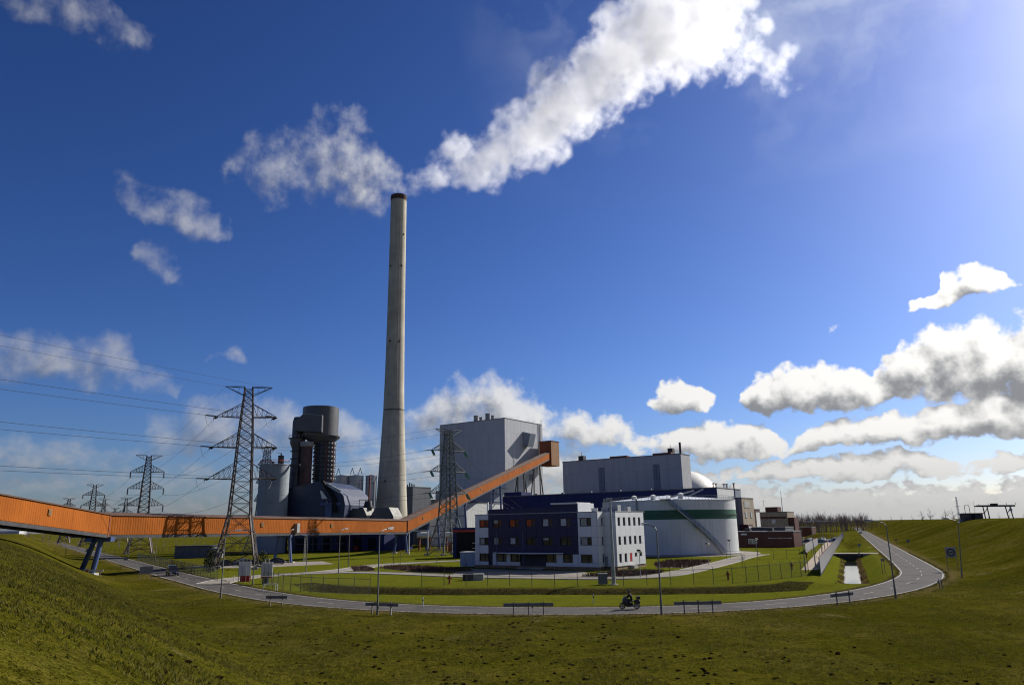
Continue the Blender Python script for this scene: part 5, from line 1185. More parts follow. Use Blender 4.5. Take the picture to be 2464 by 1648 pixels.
# ---------------------------------------------------------------- chain link fence before the office
def fence(name, lab, pts, h, step, m, net=True, rail=True):
    L = resample(np.array(pts, float), step); t = thing(name, lab, 'fence', (*L[0], gz(*L[0])))
    Z = [gz(x, y) for x, y in L]
    for i, (x, y) in enumerate(L):
        MB().cyl((x, y, Z[i]-.3), (x, y, Z[i]+h), .05, .045, 7).bar((x, y, Z[i]+h), (x, y+.28, Z[i]+h+.32), .05).build('post', m, t)
    mb = MB()
    for k, f in enumerate((.04, .5, .97)):
        for i in range(len(L)-1): mb.bar((*L[i], Z[i]+h*f), (*L[i+1], Z[i+1]+h*f), .055 if f > .9 else .02)
    mb.build('rail', m, t)
    if net:
        mb = MB(); c = .28
        for i in range(len(L)-1):
            a, b = np.array(L[i]), np.array(L[i+1]); ln = np.linalg.norm(b-a); n = int(ln/c)
            for k in range(-int(h/c), n+1):
                for sg in (1, -1):
                    u0, u1 = k*c, k*c+h
                    lo, hi = max(0, u0), min(ln, u1)
                    if hi <= lo: continue
                    z0, z1 = lo-u0, hi-u0
                    if sg < 0: z0, z1 = h-z0, h-z1
                    p, q = a+(b-a)*lo/ln, a+(b-a)*hi/ln; mb.bar((*p, Z[i]+z0), (*q, Z[i+1]+z1), .007)
        o = mb.build('netting', m, t); o['kind'] = 'stuff'
    return t
M_FENCE = mat('fence_green_steel', (.07, .085, .07), .55, .2, .8)
fence('chain_link_fence', 'chain link fence along the ditch before the office', [(-13.5,110.5),(-7.2,112.2),(1.2,110.4),(9.4,109.4),(18.5,107.6),(25,107.4),(31.5,110),(39,116.5),(45,122),(47.6,125)], 2.25, 3.1, M_FENCE)
fence('chain_link_fence', 'chain link fence descending from the gate past the dark bank', [(-39.5,120.5),(-33,110.5),(-27,104.8),(-19,100.5)], 2.1, 2.6, M_FENCE)
fence('inner_fence', 'low wire fence on the lawn right of the tank', [(50,181),(60,178.5),(70,181),(76.5,190)], 2.0, 3.4, M_FENCE, False)
fence('road_fence', 'wire fence along the left road before the pylon', [(-52,134),(-62,150),(-78,175),(-96,203),(-118,238)], 2.0, 3.2, M_FENCE)
# ---------------------------------------------------------------- grey panel walls on the right
M_PW = mat('wall_panel_grey', (.33, .32, .34), .6, .1, .4, streak=.35)
def panel_wall(lab, a, b, h, w):
    a, b = Vector(a), Vector(b); n = int((b-a).length/w); d = (b-a).normalized(); s = Vector((d.y, -d.x, 0)); t = thing('panel_wall', lab, 'wall', a)
    o0 = MB().obox((0, 0, .05), d*(w-.14), s*.1, ZX*h).build('panel', M_PW, t, local=True); p0 = MB().obox((0, 0, -.2), d*.12, s*.16, ZX*(h+.4)).build('post', M_STEELGREY, t, local=True)
    r0 = MB().obox((0, 0, h+.06), d*(w-.14), s*.12, ZX*.07).build('coping', mat('rust_coping', (.30, .13, .08), .7), o0, local=True)
    for k in range(1, n):
        o = inst(o0, t, d*(w*k+.13)); p = inst(p0, t, d*(w*k)-s*.03)
        if k < 40: inst(r0, o, (0, 0, 0))
panel_wall('tall grey panel wall along the ditch', (49.6, 125.4, 0), (187, 432.5, 0), 2.55, 2.5)
panel_wall('inner grey panel wall behind the patrol path', (78.5, 207, 0), (112, 282, 0), 2.4, 2.5)

# ---------------------------------------------------------------- hydrants, cabinets
hy = None
for x, y, lab in ((-10.2, 118.4, 'red hydrant on the lawn left of the office'), (32.4, 117.5, 'red hydrant behind the fence on the right lawn'), (50.0, 139, 'red hydrant near the panel wall corner'), (70.0, 184, 'dark red hydrant farther along the panel wall')):
    if hy is None:
        hy = thing('hydrant', lab, 'hydrant', (0, 0, 0), 'hydrants on the lawn'); mr = mat('hydrant_red', (.20, .02, .015), .5)
        MB().lathe([(.2, 0), (.2, .1), (.13, .12), (.13, .9), (.18, .95), (.18, 1.1), (.08, 1.3), (.01, 1.32)], (0, 0, 0), 14).build('body', mr, hy, True, local=True)
        for sx in (-1, 1): MB().cyl((sx*.1, 0, .8), (sx*.36, 0, .8), .09, .09, 10).build('outlet', mr, hy, local=True)
        o = hy
    else: o = copy_tree(hy)
    o.location = (x, y, gz(x, y)); o['label'] = lab
t = thing('utility_cabinet', 'grey utility cabinet beside the camera mast', 'cabinet', (12.7, 111.9, gz(12.7, 111.9))); z = t.location.z
MB().box(12.0, 13.3, 111.6, 112.3, z+.1, z+1.5).build('body', mat('cabinet_grey', (.14, .15, .17), .5), t); MB().box(11.95, 13.35, 111.55, 112.35, z+1.5, z+1.58).build('lid', M_GREYP, t); MB().box(12.02, 12.64, 111.55, 111.59, z+.15, z+1.45).build('door', MATS['cabinet_grey'], t); MB().box(12.66, 13.28, 111.55, 111.59, z+.15, z+1.45).build('door', MATS['cabinet_grey'], t)
t = thing('pump_block', 'concrete pump block with dark grille on the left lawn', 'box', (-7.4, 125.2, 0)); MB().box(-8.6, -6.9, 124.8, 126.2, 0, .95).build('grille_box', M_DARKSTEEL, t); MB().box(-6.88, -5.2, 124.9, 126.4, 0, 1.0).build('concrete_box', M_CONC2, t)

# ---------------------------------------------------------------- vehicles
M_TYRE = mat('tyre', (.015, .015, .016), .8, .2); M_RIM = mat('rim', (.35, .35, .36), .35, .1, metal=.7); M_CGL = mat('car_glass', (.012, .014, .017), .05, .2, spec=.8)
M_TAIL = mat('tail_light', (.35, .01, .01), .3); M_HEAD = mat('head_light', (.75, .75, .72), .15, .05, spec=.8); M_TRIM = mat('car_trim', (.02, .02, .022), .6)
def loft(secs):
    mb = MB(); n = len(secs[0]); vs_ = [p for s in secs for p in s]; fs = []
    for j in range(len(secs)-1):
        for i in range(n-1): fs.append((j*n+i, j*n+i+1, (j+1)*n+i+1, (j+1)*n+i))
    fs += [tuple(range(n)), tuple(range(len(vs_)-1, len(vs_)-n-1, -1))]
    return mb.add(vs_, fs)
CARM = {}
def carmat(name, c): return CARM.setdefault(name, mat('car_paint_'+name, c, .22, .05, 1.0, spec=.7))
PROTO = {}
def car_proto(kind):
    L, Wd, H, belt, hood0, ws, rs, tail = {'sedan': (4.5, 1.74, 1.42, .88, 1.0, 1.55, 3.6, 4.15), 'hatch': (4.0, 1.68, 1.48, .92, .9, 1.3, 3.55, 3.95), 'suv': (4.7, 1.85, 1.95, 1.12, 1.15, 1.4, 4.5, 4.66)}[kind]
    t = thing('parked_car', 'car', 'car', (0, 0, 0)); hw = Wd/2
    def sec(x, zb, zt, wb, wt): return [(x, -wb, zb), (x, -wb*1.0, (zb+zt)/2), (x, -wt, zt), (x, wt, zt), (x, wb, (zb+zt)/2), (x, wb, zb)]
    body = loft([sec(0, .38, .66, hw*.8, hw*.7), sec(.12, .26, .74, hw*.95, hw*.84), sec(hood0, .2, belt-.04, hw, hw*.9), sec(ws, .2, belt, hw, hw*.93), sec(rs, .2, belt+.02, hw, hw*.93), sec(L-.15, .26, belt+(.0 if kind != 'sedan' else -.02), hw*.97, hw*.88), sec(L, .36, belt-.14, hw*.88, hw*.8)]).build('body', None, t, True, local=True)
    r0, r1 = ws+.55, (rs-.5 if kind != 'suv' else rs-.2)
    loft([sec(ws-.15, belt-.02, belt+.01, hw*.9, hw*.9), sec(r0, belt, H-.04, hw*.9, hw*.72), sec((r0+r1)/2, belt, H, hw*.9, hw*.74), sec(r1, belt, H-.05, hw*.9, hw*.72), sec(tail if kind == 'sedan' else rs+.12, belt-.02, belt+.02, hw*.88, hw*.88)]).build('cabin', None, t, True, local=True)
    cb = t.children[-1]
    for sd in (-1, 1):
        y0, y1 = hw*.905*sd, hw*.765*sd; o_ = .012*sd
        MB().add([(ws+.2, y0+o_, belt+.05), (r1+.35, y0+o_, belt+.05), (r1+.02, y1+o_*2, H-.12), (r0+.02, y1+o_*2, H-.12)], [(0, 1, 2, 3)]).build('side_window', M_CGL, cb, local=True)
    MB().add([(ws-.06, -hw*.82, belt+.06), (ws-.06, hw*.82, belt+.06), (r0-.03, hw*.66, H-.08), (r0-.03, -hw*.66, H-.08)], [(0, 1, 2, 3)]).build('windscreen', M_CGL, cb, local=True)
    xe = tail if kind == 'sedan' else rs+.12
    MB().add([(xe+.0, -hw*.78, belt+.1), (xe+.0, hw*.78, belt+.1), (r1+.06, hw*.66, H-.1), (r1+.06, -hw*.66, H-.1)], [(0, 1, 2, 3)]).build('rear_window', M_CGL, cb, local=True)
    for sd in (-1, 1):
        MB().box(-.01, .1, sd*hw*.62-.17, sd*hw*.62+.17, .56, .7).build('headlight', M_HEAD, t, local=True); MB().box(L-.12, L+.01, sd*hw*.72-.12, sd*hw*.72+.12, .66, .86).build('tail_light', M_TAIL, t, local=True)
        for x in (.78, L-.82):
            w = MB().cyl((x, sd*(hw-.2), .31), (x, sd*(hw+.015), .31), .31, .31, 16).build('wheel', M_TYRE, t, True, local=True); MB().cyl((x, sd*(hw+.012), .31), (x, sd*(hw+.03), .31), .19, .19, 12).build('rim', M_RIM, w, local=True)
        MB().box(ws+.1, ws+.28, sd*(hw+.02)-.08, sd*(hw+.02)+.08, belt+.05, belt+.18).build('mirror', M_TRIM, t, local=True)
    if kind == 'suv': MB().cyl((L+.02, 0, .95), (L+.2, 0, .95), .33, .33, 16).build('spare_wheel', M_TYRE, t, True, local=True)
    for x0, x1 in ((-.02, .1), (L-.1, L+.03)): MB().box(x0, x1, -hw*.8, hw*.8, .34, .5).build('bumper', M_TRIM, t, local=True)
    PROTO[kind] = t; return t
used = {}
def car(kind, colname, col, x, y, heading, label, group, name='parked_car'):
    p = PROTO.get(kind) or car_proto(kind)
    if used.get(kind): o = copy_tree(p)
    else: o = p; used[kind] = True
    o.name = name; o.location = (x, y, max(0.03, gz(x, y)+.03)); o.rotation_euler = (0, 0, R(heading)); o['label'] = label; o['group'] = group
    m = carmat(colname, col)
    for ch in o.children:
        if ch.name.split('.')[0] in ('body', 'cabin'):
            if ch.data.users > 1: ch.data = ch.data.copy()
            ch.data.materials.clear(); ch.data.materials.append(m)
    return o
BLK, DBL, SIL, RED_, WHI, GRN = ('black', (.012, .012, .014)), ('navy', (.015, .022, .06)), ('silver', (.38, .39, .40)), ('red', (.22, .012, .012)), ('white', (.62, .62, .62)), ('teal', (.03, .12, .12))
rd_h = math.degrees(math.atan2(.837, -.547))
car('suv', *BLK, -66.6, 149.6, 302+180, 'dark off-road car driving on the left road', 'cars on the road', 'moving_car')
car('sedan', *DBL, -196.5, 350, 123+180, 'dark car far up the left road', 'cars on the road', 'moving_car'); car('hatch', *BLK, 222, 488, 66, 'tiny dark car far up the right road', 'cars on the road', 'moving_car')
for i, (k, c, x, y, a, lab) in enumerate((('sedan', BLK, -74.5, 189, 25, 'black parked car leftmost behind the tallest pylon'), ('hatch', SIL, -71.5, 193.5, 20, 'silver parked car partly hidden behind the black ones'), ('sedan', BLK, -68.4, 187.5, 15, 'black parked car right behind the tallest pylon legs'), ('sedan', BLK, -64.5, 198, 10, 'long black parked car left of the conveyor trestle'), ('sedan', BLK, -58.2, 193.5, 188, 'black parked car right under the conveyor trestle'), ('hatch', BLK, -62.5, 191.5, 195, 'small black parked car beside the conveyor trestle'))):
    car(k, *c, x, y, a, lab, 'parked cars by the conveyor trestle')
pal = [BLK, DBL, SIL, RED_, WHI, GRN, SIL, BLK]; q = random.Random(5); d = Vector((.408, .913, 0)); s = Vector((.913, -.408, 0)); words = ['first', 'second', 'third', 'fourth', 'fifth', 'sixth', 'seventh', 'eighth', 'ninth', 'tenth', 'eleventh', 'twelfth']
for row in range(3):
    for k in range(10):
        c = Vector((113.5, 304, 0))+s*(row*5.0)+d*(k*3.3+row*5.0); col = pal[(k*3+row*5+q.randrange(3)) % 8]
        car(q.choice(['sedan', 'hatch', 'hatch']), *col, c.x, c.y, math.degrees(math.atan2(s.y, s.x))+q.choice([0, 0, 180]), f'{words[k]} car of the {("left", "middle", "right")[row]} row in the car park, {col[0]}', 'cars in the car park')
car('suv', *DBL, 121.8, 290, 66, 'dark blue van behind the panel wall at the car park', 'cars in the car park'); car('suv', *GRN, 126.8, 301.5, 66, 'teal van behind the dark blue one at the panel wall', 'cars in the car park')

# ---------------------------------------------------------------- motorcyclist
MX = Vector((11.7, 79.9, .02)); mh = R(180+2)
bike = thing('motorcycle', 'black touring motorcycle on the road', 'motorcycle', MX, None, mh)
M_BIKE = mat('bike_black', (.012, .012, .015), .3, .1, 2.0, spec=.6)
def wheel(x, r=.31):
    w = MB(); n = 28
    for i in range(n):
        a, b2 = 2*math.pi*i/n, 2*math.pi*(i+1)/n; w.cyl((x+r*math.cos(a)*.86, 0, .32+r*math.sin(a)*.86), (x+r*math.cos(b2)*.86, 0, .32+r*math.sin(b2)*.86), .058, .058, 6, False)
    o = w.build('wheel', M_TYRE, bike, True, local=True); sp = MB()
    for i in range(5): a = i*2*math.pi/5; sp.bar((x, 0, .32), (x+r*.82*math.cos(a), 0, .32+r*.82*math.sin(a)), .04)
    sp.cyl((x, -.07, .32), (x, .07, .32), .07, .07, 10); sp.build('rim', mat('bike_rim', (.08, .08, .085), .4), o, local=True)
    MB().cyl((x, .06, .32), (x, .075, .32), .15, .15, 16).build('brake_disc', M_STEELGREY, o, local=True)
wheel(.78); wheel(-.72)
MB().tube([(.78, .1, .32), (.62, .1, .72), (.5, .09, 1.0)], .035, 8).tube([(.78, -.1, .32), (.62, -.1, .72), (.5, -.09, 1.0)], .035, 8).build('fork', M_DARKSTEEL, bike, local=True)
MB().add([(.98, -.08, .55), (.98, .08, .55), (.62, .09, .7), (.62, -.09, .7), (.95, -.07, .6), (.95, .07, .6), (.6, .08, .76), (.6, -.08, .76)], [(0,1,2,3),(4,5,6,7),(0,1,5,4),(1,2,6,5),(2,3,7,6),(3,0,4,7)]).build('front_mudguard', M_BIKE, bike, local=True)
def bsec(x, zb, zt, w): return [(x, -w*.7, zb), (x, -w, zb*.45+zt*.55), (x, -w*.6, zt), (x, w*.6, zt), (x, w, zb*.45+zt*.55), (x, w*.7, zb)]
loft([bsec(.74, .78, .98, .10), bsec(.62, .55, 1.12, .24), bsec(.42, .32, 1.1, .27), bsec(.18, .26, .92, .22), bsec(-.1, .26, .62, .18)]).build('fairing', M_BIKE, bike, True, local=True)
MB().add([(.62, -.17, 1.1), (.62, .17, 1.1), (.42, .15, 1.36), (.42, -.15, 1.36), (.6, -.16, 1.1), (.6, .16, 1.1), (.40, .14, 1.35), (.40, -.14, 1.35)], [(0,1,2,3),(4,5,6,7),(0,1,5,4),(1,2,6,5),(2,3,7,6),(3,0,4,7)]).build('windshield', M_CGL, bike, local=True)
loft([bsec(.36, .72, 1.02, .16), bsec(.2, .7, 1.06, .18), bsec(-.02, .72, .98, .15), bsec(-.1, .74, .84, .12)]).build('fuel_tank', M_BIKE, bike, True, local=True)
MB().box(-.3, .3, -.16, .16, .24, .66).build('engine', M_DARKSTEEL, bike, local=True)
loft([bsec(.02, .74, .84, .14), bsec(-.3, .72, .82, .17), bsec(-.6, .76, .88, .16), bsec(-.92, .82, .92, .1)]).build('saddle', M_TRIM, bike, True, local=True)
for sd in (-1, 1):
    MB().cyl((-.1, sd*.17, .3), (-.95, sd*.2, .38), .06, .075, 10).build('exhaust', M_STEELGREY, bike, local=True); loft([[(x, sd*.18, zb), (x, sd*.36, zb+.04), (x, sd*.38, zt-.06), (x, sd*.2, zt)] for x, zb, zt in ((-.5, .52, .82), (-.62, .46, .9), (-.92, .48, .9), (-1.02, .55, .84))]).build('pannier', M_BIKE, bike, local=True)
    MB().tube([(.48, sd*.1, 1.02), (.4, sd*.34, 1.08)], .018, 6).build('handlebar', M_DARKSTEEL, bike, local=True); MB().blob((.5, sd*.4, 1.2), .07, 1, 1, .1).build('mirror', M_TRIM, bike, local=True)
MB().box(-1.08, -.7, -.19, .19, .95, 1.24).build('top_case', M_BIKE, bike, local=True); MB().box(.72, .78, -.1, .1, .84, .98).build('headlight', M_HEAD, bike, local=True); MB().box(-1.05, -1.0, -.08, .08, .78, .86).build('tail_light', M_TAIL, bike, local=True)
def skin(name, verts, edges, m, parent, sub=1, root=0):
    me_ = bpy.data.meshes.new(name); me_.from_pydata([v[:3] for v in verts], edges, []); me_.materials.append(m)
    o = bpy.data.objects.new(name, me_); COL.objects.link(o); o.parent = parent
    md_ = o.modifiers.new('skin', 'SKIN'); md_.use_smooth_shade = True; sv = me_.skin_vertices[0].data
    for i, v in enumerate(verts): sv[i].radius = (v[3], v[3] if len(v) < 5 else v[4])
    sv[root].use_root = True
    ss = o.modifiers.new('sub', 'SUBSURF'); ss.levels = sub; ss.render_levels = sub; return o
rider = thing('person', 'motorcycle rider in black leathers and dark helmet', 'person', MX, None, mh)
M_LEATHER = mat('black_leather', (.018, .018, .02), .55, .15, 3.0)
V = [(-.22,0,.92,.17,.17),(-.2,0,1.1,.155,.15),(-.12,0,1.3,.165,.15),(-.04,0,1.46,.15,.13),(.0,0,1.55,.075,.075),(.02,0,1.62,.07,.07),
 (-.02,.2,1.45,.085,.085),(.16,.34,1.22,.062,.062),(.4,.31,1.1,.048,.048),(-.02,-.2,1.45,.085,.085),(.16,-.34,1.22,.062,.062),(.4,-.31,1.1,.048,.048),
 (-.18,.12,.88,.12,.12),(.2,.24,.76,.10,.10),(.0,.24,.38,.068,.068),(.12,.24,.3,.055,.05),(-.18,-.12,.88,.12,.12),(.2,-.24,.76,.10,.10),(.0,-.24,.38,.068,.068),(.12,-.24,.3,.055,.05)]
E_ = [(0,1),(1,2),(2,3),(3,4),(4,5),(3,6),(6,7),(7,8),(3,9),(9,10),(10,11),(0,12),(12,13),(13,14),(14,15),(0,16),(16,17),(17,18),(18,19)]
skin('body', V, E_, M_LEATHER, rider, 2)
for sd in (-1, 1):
    fv = [(.4, sd*.31, 1.1, .042), (.45, sd*.32, 1.09, .045)]; fe = [(0, 1)]
    for k in range(4):
        b0 = len(fv); yy = sd*(.285+.022*k); fv += [(.48, yy, 1.10, .012), (.505, yy, 1.085, .011), (.50, yy, 1.06, .010), (.478, yy, 1.05, .009)]; fe += [(1, b0), (b0, b0+1), (b0+1, b0+2), (b0+2, b0+3)]
    b0 = len(fv); fv += [(.45, sd*.275, 1.08, .013), (.475, sd*.265, 1.065, .011), (.49, sd*.28, 1.055, .01)]; fe += [(1, b0), (b0, b0+1), (b0+1, b0+2)]
    skin('glove', fv, fe, M_LEATHER, rider, 1)
hm = MB().lathe([(.09, -.15), (.125, -.12), (.14, -.02), (.135, .06), (.10, .125), (.05, .15), (.005, .155)], (.05, 0, 1.74), 20).build('helmet', mat('helmet_black', (.015, .015, .018), .12, .1, 2.0, spec=.9), rider, True, local=True)
MB().lathe([(.128, -.03), (.144, -.01), (.143, .05), (.128, .07)], (.054, 0, 1.74), 12, -1.15, 1.15).build('visor', mat('visor', (.03, .03, .035), .05, .1, spec=1.0), hm, True, local=True)
MB().lathe([(.085, -.10), (.105, -.02), (.09, .05), (.01, .09)], (.06, 0, 1.71), 14, -1.2, 1.2).build('face', mat('skin', (.35, .20, .14), .6), hm, True, local=True)
# ---------------------------------------------------------------- trees and plants
M_BARK = mat('bark', (.10, .075, .06), .9, .3, 2.0); M_TWIG = mat('bare_twigs', (.20, .15, .14), .9, .3, 1.0); M_BUSH = mat('dark_bush', (.022, .03, .010), .9, .4, 2.0); M_BED = mat('brown_bed_twigs', (.10, .05, .035), .9, .35, 2.0)
def bare_tree(seed, h, spread, twigs=3, lean=.0, trunk_r=None, first=.28):
    rg = random.Random(seed); tr, cr = MB(), MB(); r0 = trunk_r or h*.018
    def limb(p, d, L, r, lev):
        q = p+d*L; m = tr if lev == 0 else cr
        m.cyl(p, q, r, r*.62, 6 if lev == 0 else 3, False)
        if lev >= twigs: return
        n = 5 if lev == 0 else 4
        for i in range(n):
            f = rg.uniform(first if lev == 0 else .25, 1.0); b = p+d*(L*f)
            ax = Vector((rg.gauss(0, 1), rg.gauss(0, 1), rg.gauss(0, .6))).normalized()
            nd = (d*rg.uniform(.45, .9)+ax*spread+ZX*.25).normalized(); limb(b, nd, L*rg.uniform(.42, .66), r*.5*(1.1-f*.4), lev+1)
        limb(q, (d+Vector((rg.gauss(0, .2), rg.gauss(0, .2), .15))).normalized(), L*.6, r*.6, lev+1)
    limb(Vector((0, 0, -.2)), Vector((lean, 0, 1)).normalized(), h*.52, r0, 0)
    return tr, cr
# saplings on the lawns
for i, (x, y, h, lab) in enumerate(((43.3, 146.5, 4.2, 'bare young tree on the lawn before the tank'), (-28.0, 175.5, 4.0, 'bare young tree on the left lawn, left of a close pair'), (-26.8, 178.0, 4.2, 'bare young tree on the left lawn, right of a close pair'), (-18.8, 183, 4.4, 'bare young tree on the lawn left of the small container'), (-9.8, 150.5, 3.4, 'bare shrub tree at the left office corner'))):
    t = thing('young_tree', lab, 'tree', (x, y, 0), 'young trees on the lawns'); a, b = bare_tree(40+i, h, .55, 2, 0, .05); a.build('trunk', M_BARK, t, local=True); b.build('crown', M_TWIG, t, local=True)
# trees standing on the right dike
for i, (x, y, h, lab) in enumerate(((222, 412, 5.5, 'leftmost round bare tree behind the right dike'), (228.5, 416, 6.6, 'round bare tree behind the right dike, second from left'), (238, 418, 6.4, 'broad bare tree in the middle of the right dike group'), (243.5, 420, 6.0, 'bare tree at the right of the dike group'), (252, 424, 4.6, 'smallest bare tree right of the dike group'))):
    t = thing('bare_tree', lab, 'tree', (x, y, 7.4), 'trees behind the right dike'); a, b = bare_tree(70+i, h, .95, 3, 0, .16, .15); a.build('trunk', M_BARK, t, local=True); b.build('crown', M_TWIG, t, local=True)
def wood(name, lab, spots, hs, seed, base=0.0, m=None, spread=.5, twigs=2):
    rg = random.Random(seed); protos = []
    for k in range(6):
        a, b = bare_tree(seed*10+k, 10, spread, twigs, 0, .16, .3); v = np.array(a.v+b.v); f = a.f+[tuple(i+len(a.v) for i in g) for g in b.f]; protos.append((v, f))
    V_, F_ = [], []; n0 = 0
    for x, y in spots:
        v, f = protos[rg.randrange(6)]; s = rg.uniform(*hs)/10; an = rg.uniform(0, 6.28); c, sn = math.cos(an), math.sin(an)
        w = np.stack([(v[:, 0]*c-v[:, 1]*sn)*s+x, (v[:, 0]*sn+v[:, 1]*c)*s+y, v[:, 2]*s+base], -1); V_.append(w); F_ += [tuple(i+n0 for i in g) for g in f]; n0 += len(v)
    me_ = bpy.data.meshes.new(name); me_.from_pydata(np.concatenate(V_).tolist(), [], F_); me_.materials.append(m or M_TWIG)
    o = bpy.data.objects.new(name, me_); COL.objects.link(o); return tag(o, lab, 'trees', kind='stuff')
rg = random.Random(3)
wood('bare_wood', 'far bare wood behind the car park', [(160+k*.85+rg.uniform(-3, 3), 498+k*1.0+rg.uniform(-16, 16)) for k in range(180)], (10, 15), 5, twigs=3)
wood('far_hedge', 'far bare hedge along the right horizon', [(300+k*4.4+rg.uniform(-6, 6), 640+k*3.4+rg.uniform(-20, 20)) for k in range(40)], (6, 10), 6)
wood('tree_row', 'row of small trees on the right horizon behind the crane', [(196+k*5.2+rg.uniform(-1, 1), 560-k*3.4) for k in range(34)], (4.0, 5.4), 7, 7.0, None, .8, 2)
wood('left_tree_belt', 'bare tree belt on the left horizon', [(-470+k*3.4+rg.uniform(-5, 5), 720+k*.8+rg.uniform(-25, 25)) for k in range(70)], (8, 13), 8)
wood('left_far_trees', 'dim far tree line behind the pylons', [(-760+k*8.2+rg.uniform(-6, 6), 1050+rg.uniform(-40, 40)) for k in range(90)], (9, 14), 9)
wood('plant_hedge', 'brown hedge behind the left lawns', [(-165+k*1.3, 318+rg.uniform(-2, 2)) for k in range(50)], (2.2, 3.6), 10, 0, M_BED, .9)
wood('road_hedge', 'reddish bare shrubs along the left road fence', [(-66-k*.9+rg.uniform(-.8, .8), 158+k*1.45+rg.uniform(-.8, .8)) for k in range(46)], (1.2, 2.4), 11, 0, M_BED, .9)
wood('field_hedge', 'dark hedge between the left fields', [(-190+k*1.7+rg.uniform(-1, 1), 285+k*.35+rg.uniform(-2, 2)) for k in range(60)], (1.6, 3.4), 12, 0, M_BED, .9)
wood('back_hedge', 'long brown hedge far behind the left pylons', [(-330+k*3.2+rg.uniform(-1, 1), 420+rg.uniform(-6, 6)) for k in range(80)], (3, 6), 13, 0, M_TWIG, .9)
# ---------------------------------------------------------------- far skyline on the left
q = random.Random(21); M_FAR = mat('far_building', (.16, .18, .22), .8, .2, .05); M_FARW = mat('far_white_building', (.45, .46, .48), .7, .2, .05)
for k in range(12):
    x = -1120+k*62+q.uniform(-15, 15); y = 1350+q.uniform(-60, 120); w = q.uniform(22, 60); h = q.uniform(7, 15)
    t = thing('far_warehouse', f'{words[k]} far warehouse counted from the left on the left horizon', 'building', (x, y, 0), 'far warehouses on the left horizon')
    MB().box(x-w/2, x+w/2, y, y+20, 0, h).build('wall', M_FARW if k % 3 == 1 else M_FAR, t); MB().add([(x-w/2-.5, y-.5, h), (x+w/2+.5, y-.5, h), (x+w/2+.5, y+20.5, h), (x-w/2-.5, y+20.5, h), (x-w/2, y+10, h+2.5), (x+w/2, y+10, h+2.5)], [(0,1,5,4), (2,3,4,5), (1,2,5), (3,0,4), (3,2,1,0)]).build('roof', M_FAR, t)
# ---------------------------------------------------------------- things on the right dike
SX, SY = 169.0, 280.0; z = gz(SX, SY)
t = thing('dike_shed', 'dark square shed on the crest of the right dike', 'shed', (SX, SY, z))
MB().box(SX-2.6, SX+2.8, SY-2.5, SY+3, z-.6, z+2.1).build('wall', M_DARKSTEEL, t); MB().box(SX-2.9, SX+3.1, SY-2.8, SY+3.3, z+2.1, z+2.4).build('roof', M_RUSTY, t); MB().box(SX-1.4, SX-.2, SY-2.6, SY-2.51, z, z+1.9).build('door', M_BLACK, t)
MB().bar((SX-2.7, SY-1, z+.2), (SX-7.5, SY-4, gz(SX-7.5, SY-4)+.1), 1.0, .14).build('ramp', M_DARKSTEEL, t)
MB().tube([(SX-2, SY, z+2.4), (SX-2, SY, z+5.2), (SX-.3, SY, z+5.2), (SX-.3, SY, z+2.4)], .09, 6).build('gantry_frame', M_DARKSTEEL, t); MB().cyl((SX+1.6, SY, z+2.4), (SX+1.6, SY, z+6.8), .05, .03, 6).build('antenna', M_GREYP, t)
mx, my = SX-4.0, SY+1.0; z = gz(mx, my); t = thing('lattice_mast', 'slim white lattice mast beside the dike shed', 'mast', (mx, my, z))
mb = MB()
for i in range(3):
    a = i*2.094; a2 = (i+1)*2.094
    f = lambda an, r, zz: Vector((mx+math.cos(an)*r, my+math.sin(an)*r, zz))
    mb.bar(f(a, .45, z-.3), f(a, .24, z+8.2), .1)
    for k in range(8): r1, r2 = .45-.2*k/8, .45-.2*(k+1)/8; mb.bar(f(a, r1, z+k*1.02), f(a2, r2, z+(k+1)*1.02), .06)
mb.build('lattice', M_WHITEP, t); MB().cyl((mx, my, z+8.2), (mx, my, z+9.2), .2, .2, 10).build('radar_head', M_WHITEP, t); MB().bar((mx-.8, my, z+5.8), (mx+.8, my, z+5.8), .1).build('arm', M_WHITEP, t)
cr0 = Vector((203, 330, 7.4)); t = thing('gantry_crane', 'long gantry crane standing beyond the right dike', 'crane', cr0)
MB().bar((201.8, 329, 13.8), (219.4, 331, 13.7), 1.0, .7).build('bridge_girder', M_DARKSTEEL, t); MB().bar((201.8, 331, 13.7), (219.4, 333, 13.6), .5, .5).build('bridge_girder', M_DARKSTEEL, t)
for x in (205.4, 207.2, 215.6, 217.6): MB().bar((x, 330, 6.5), (x-.2 if x < 210 else x-.6, 330.5, 13.5), .32).build('leg', M_DARKSTEEL, t)
for x in (206.2, 216.4): MB().bar((x-1.2, 330.2, 10.5), (x+1.0, 330.2, 13.2), .2).build('brace', M_DARKSTEEL, t)
MB().box(216.2, 217.0, 329.2, 330, 11.4, 12.6).build('cabin', M_FARW, t); MB().box(209, 211, 329, 331.4, 14.1, 14.8).build('trolley', M_DARKSTEEL, t)
for k in range(5): MB().bar((202.5+k*4, 328.6, 14.1), (202.5+k*4, 328.6, 14.9), .12).build('rail_post', M_DARKSTEEL, t)
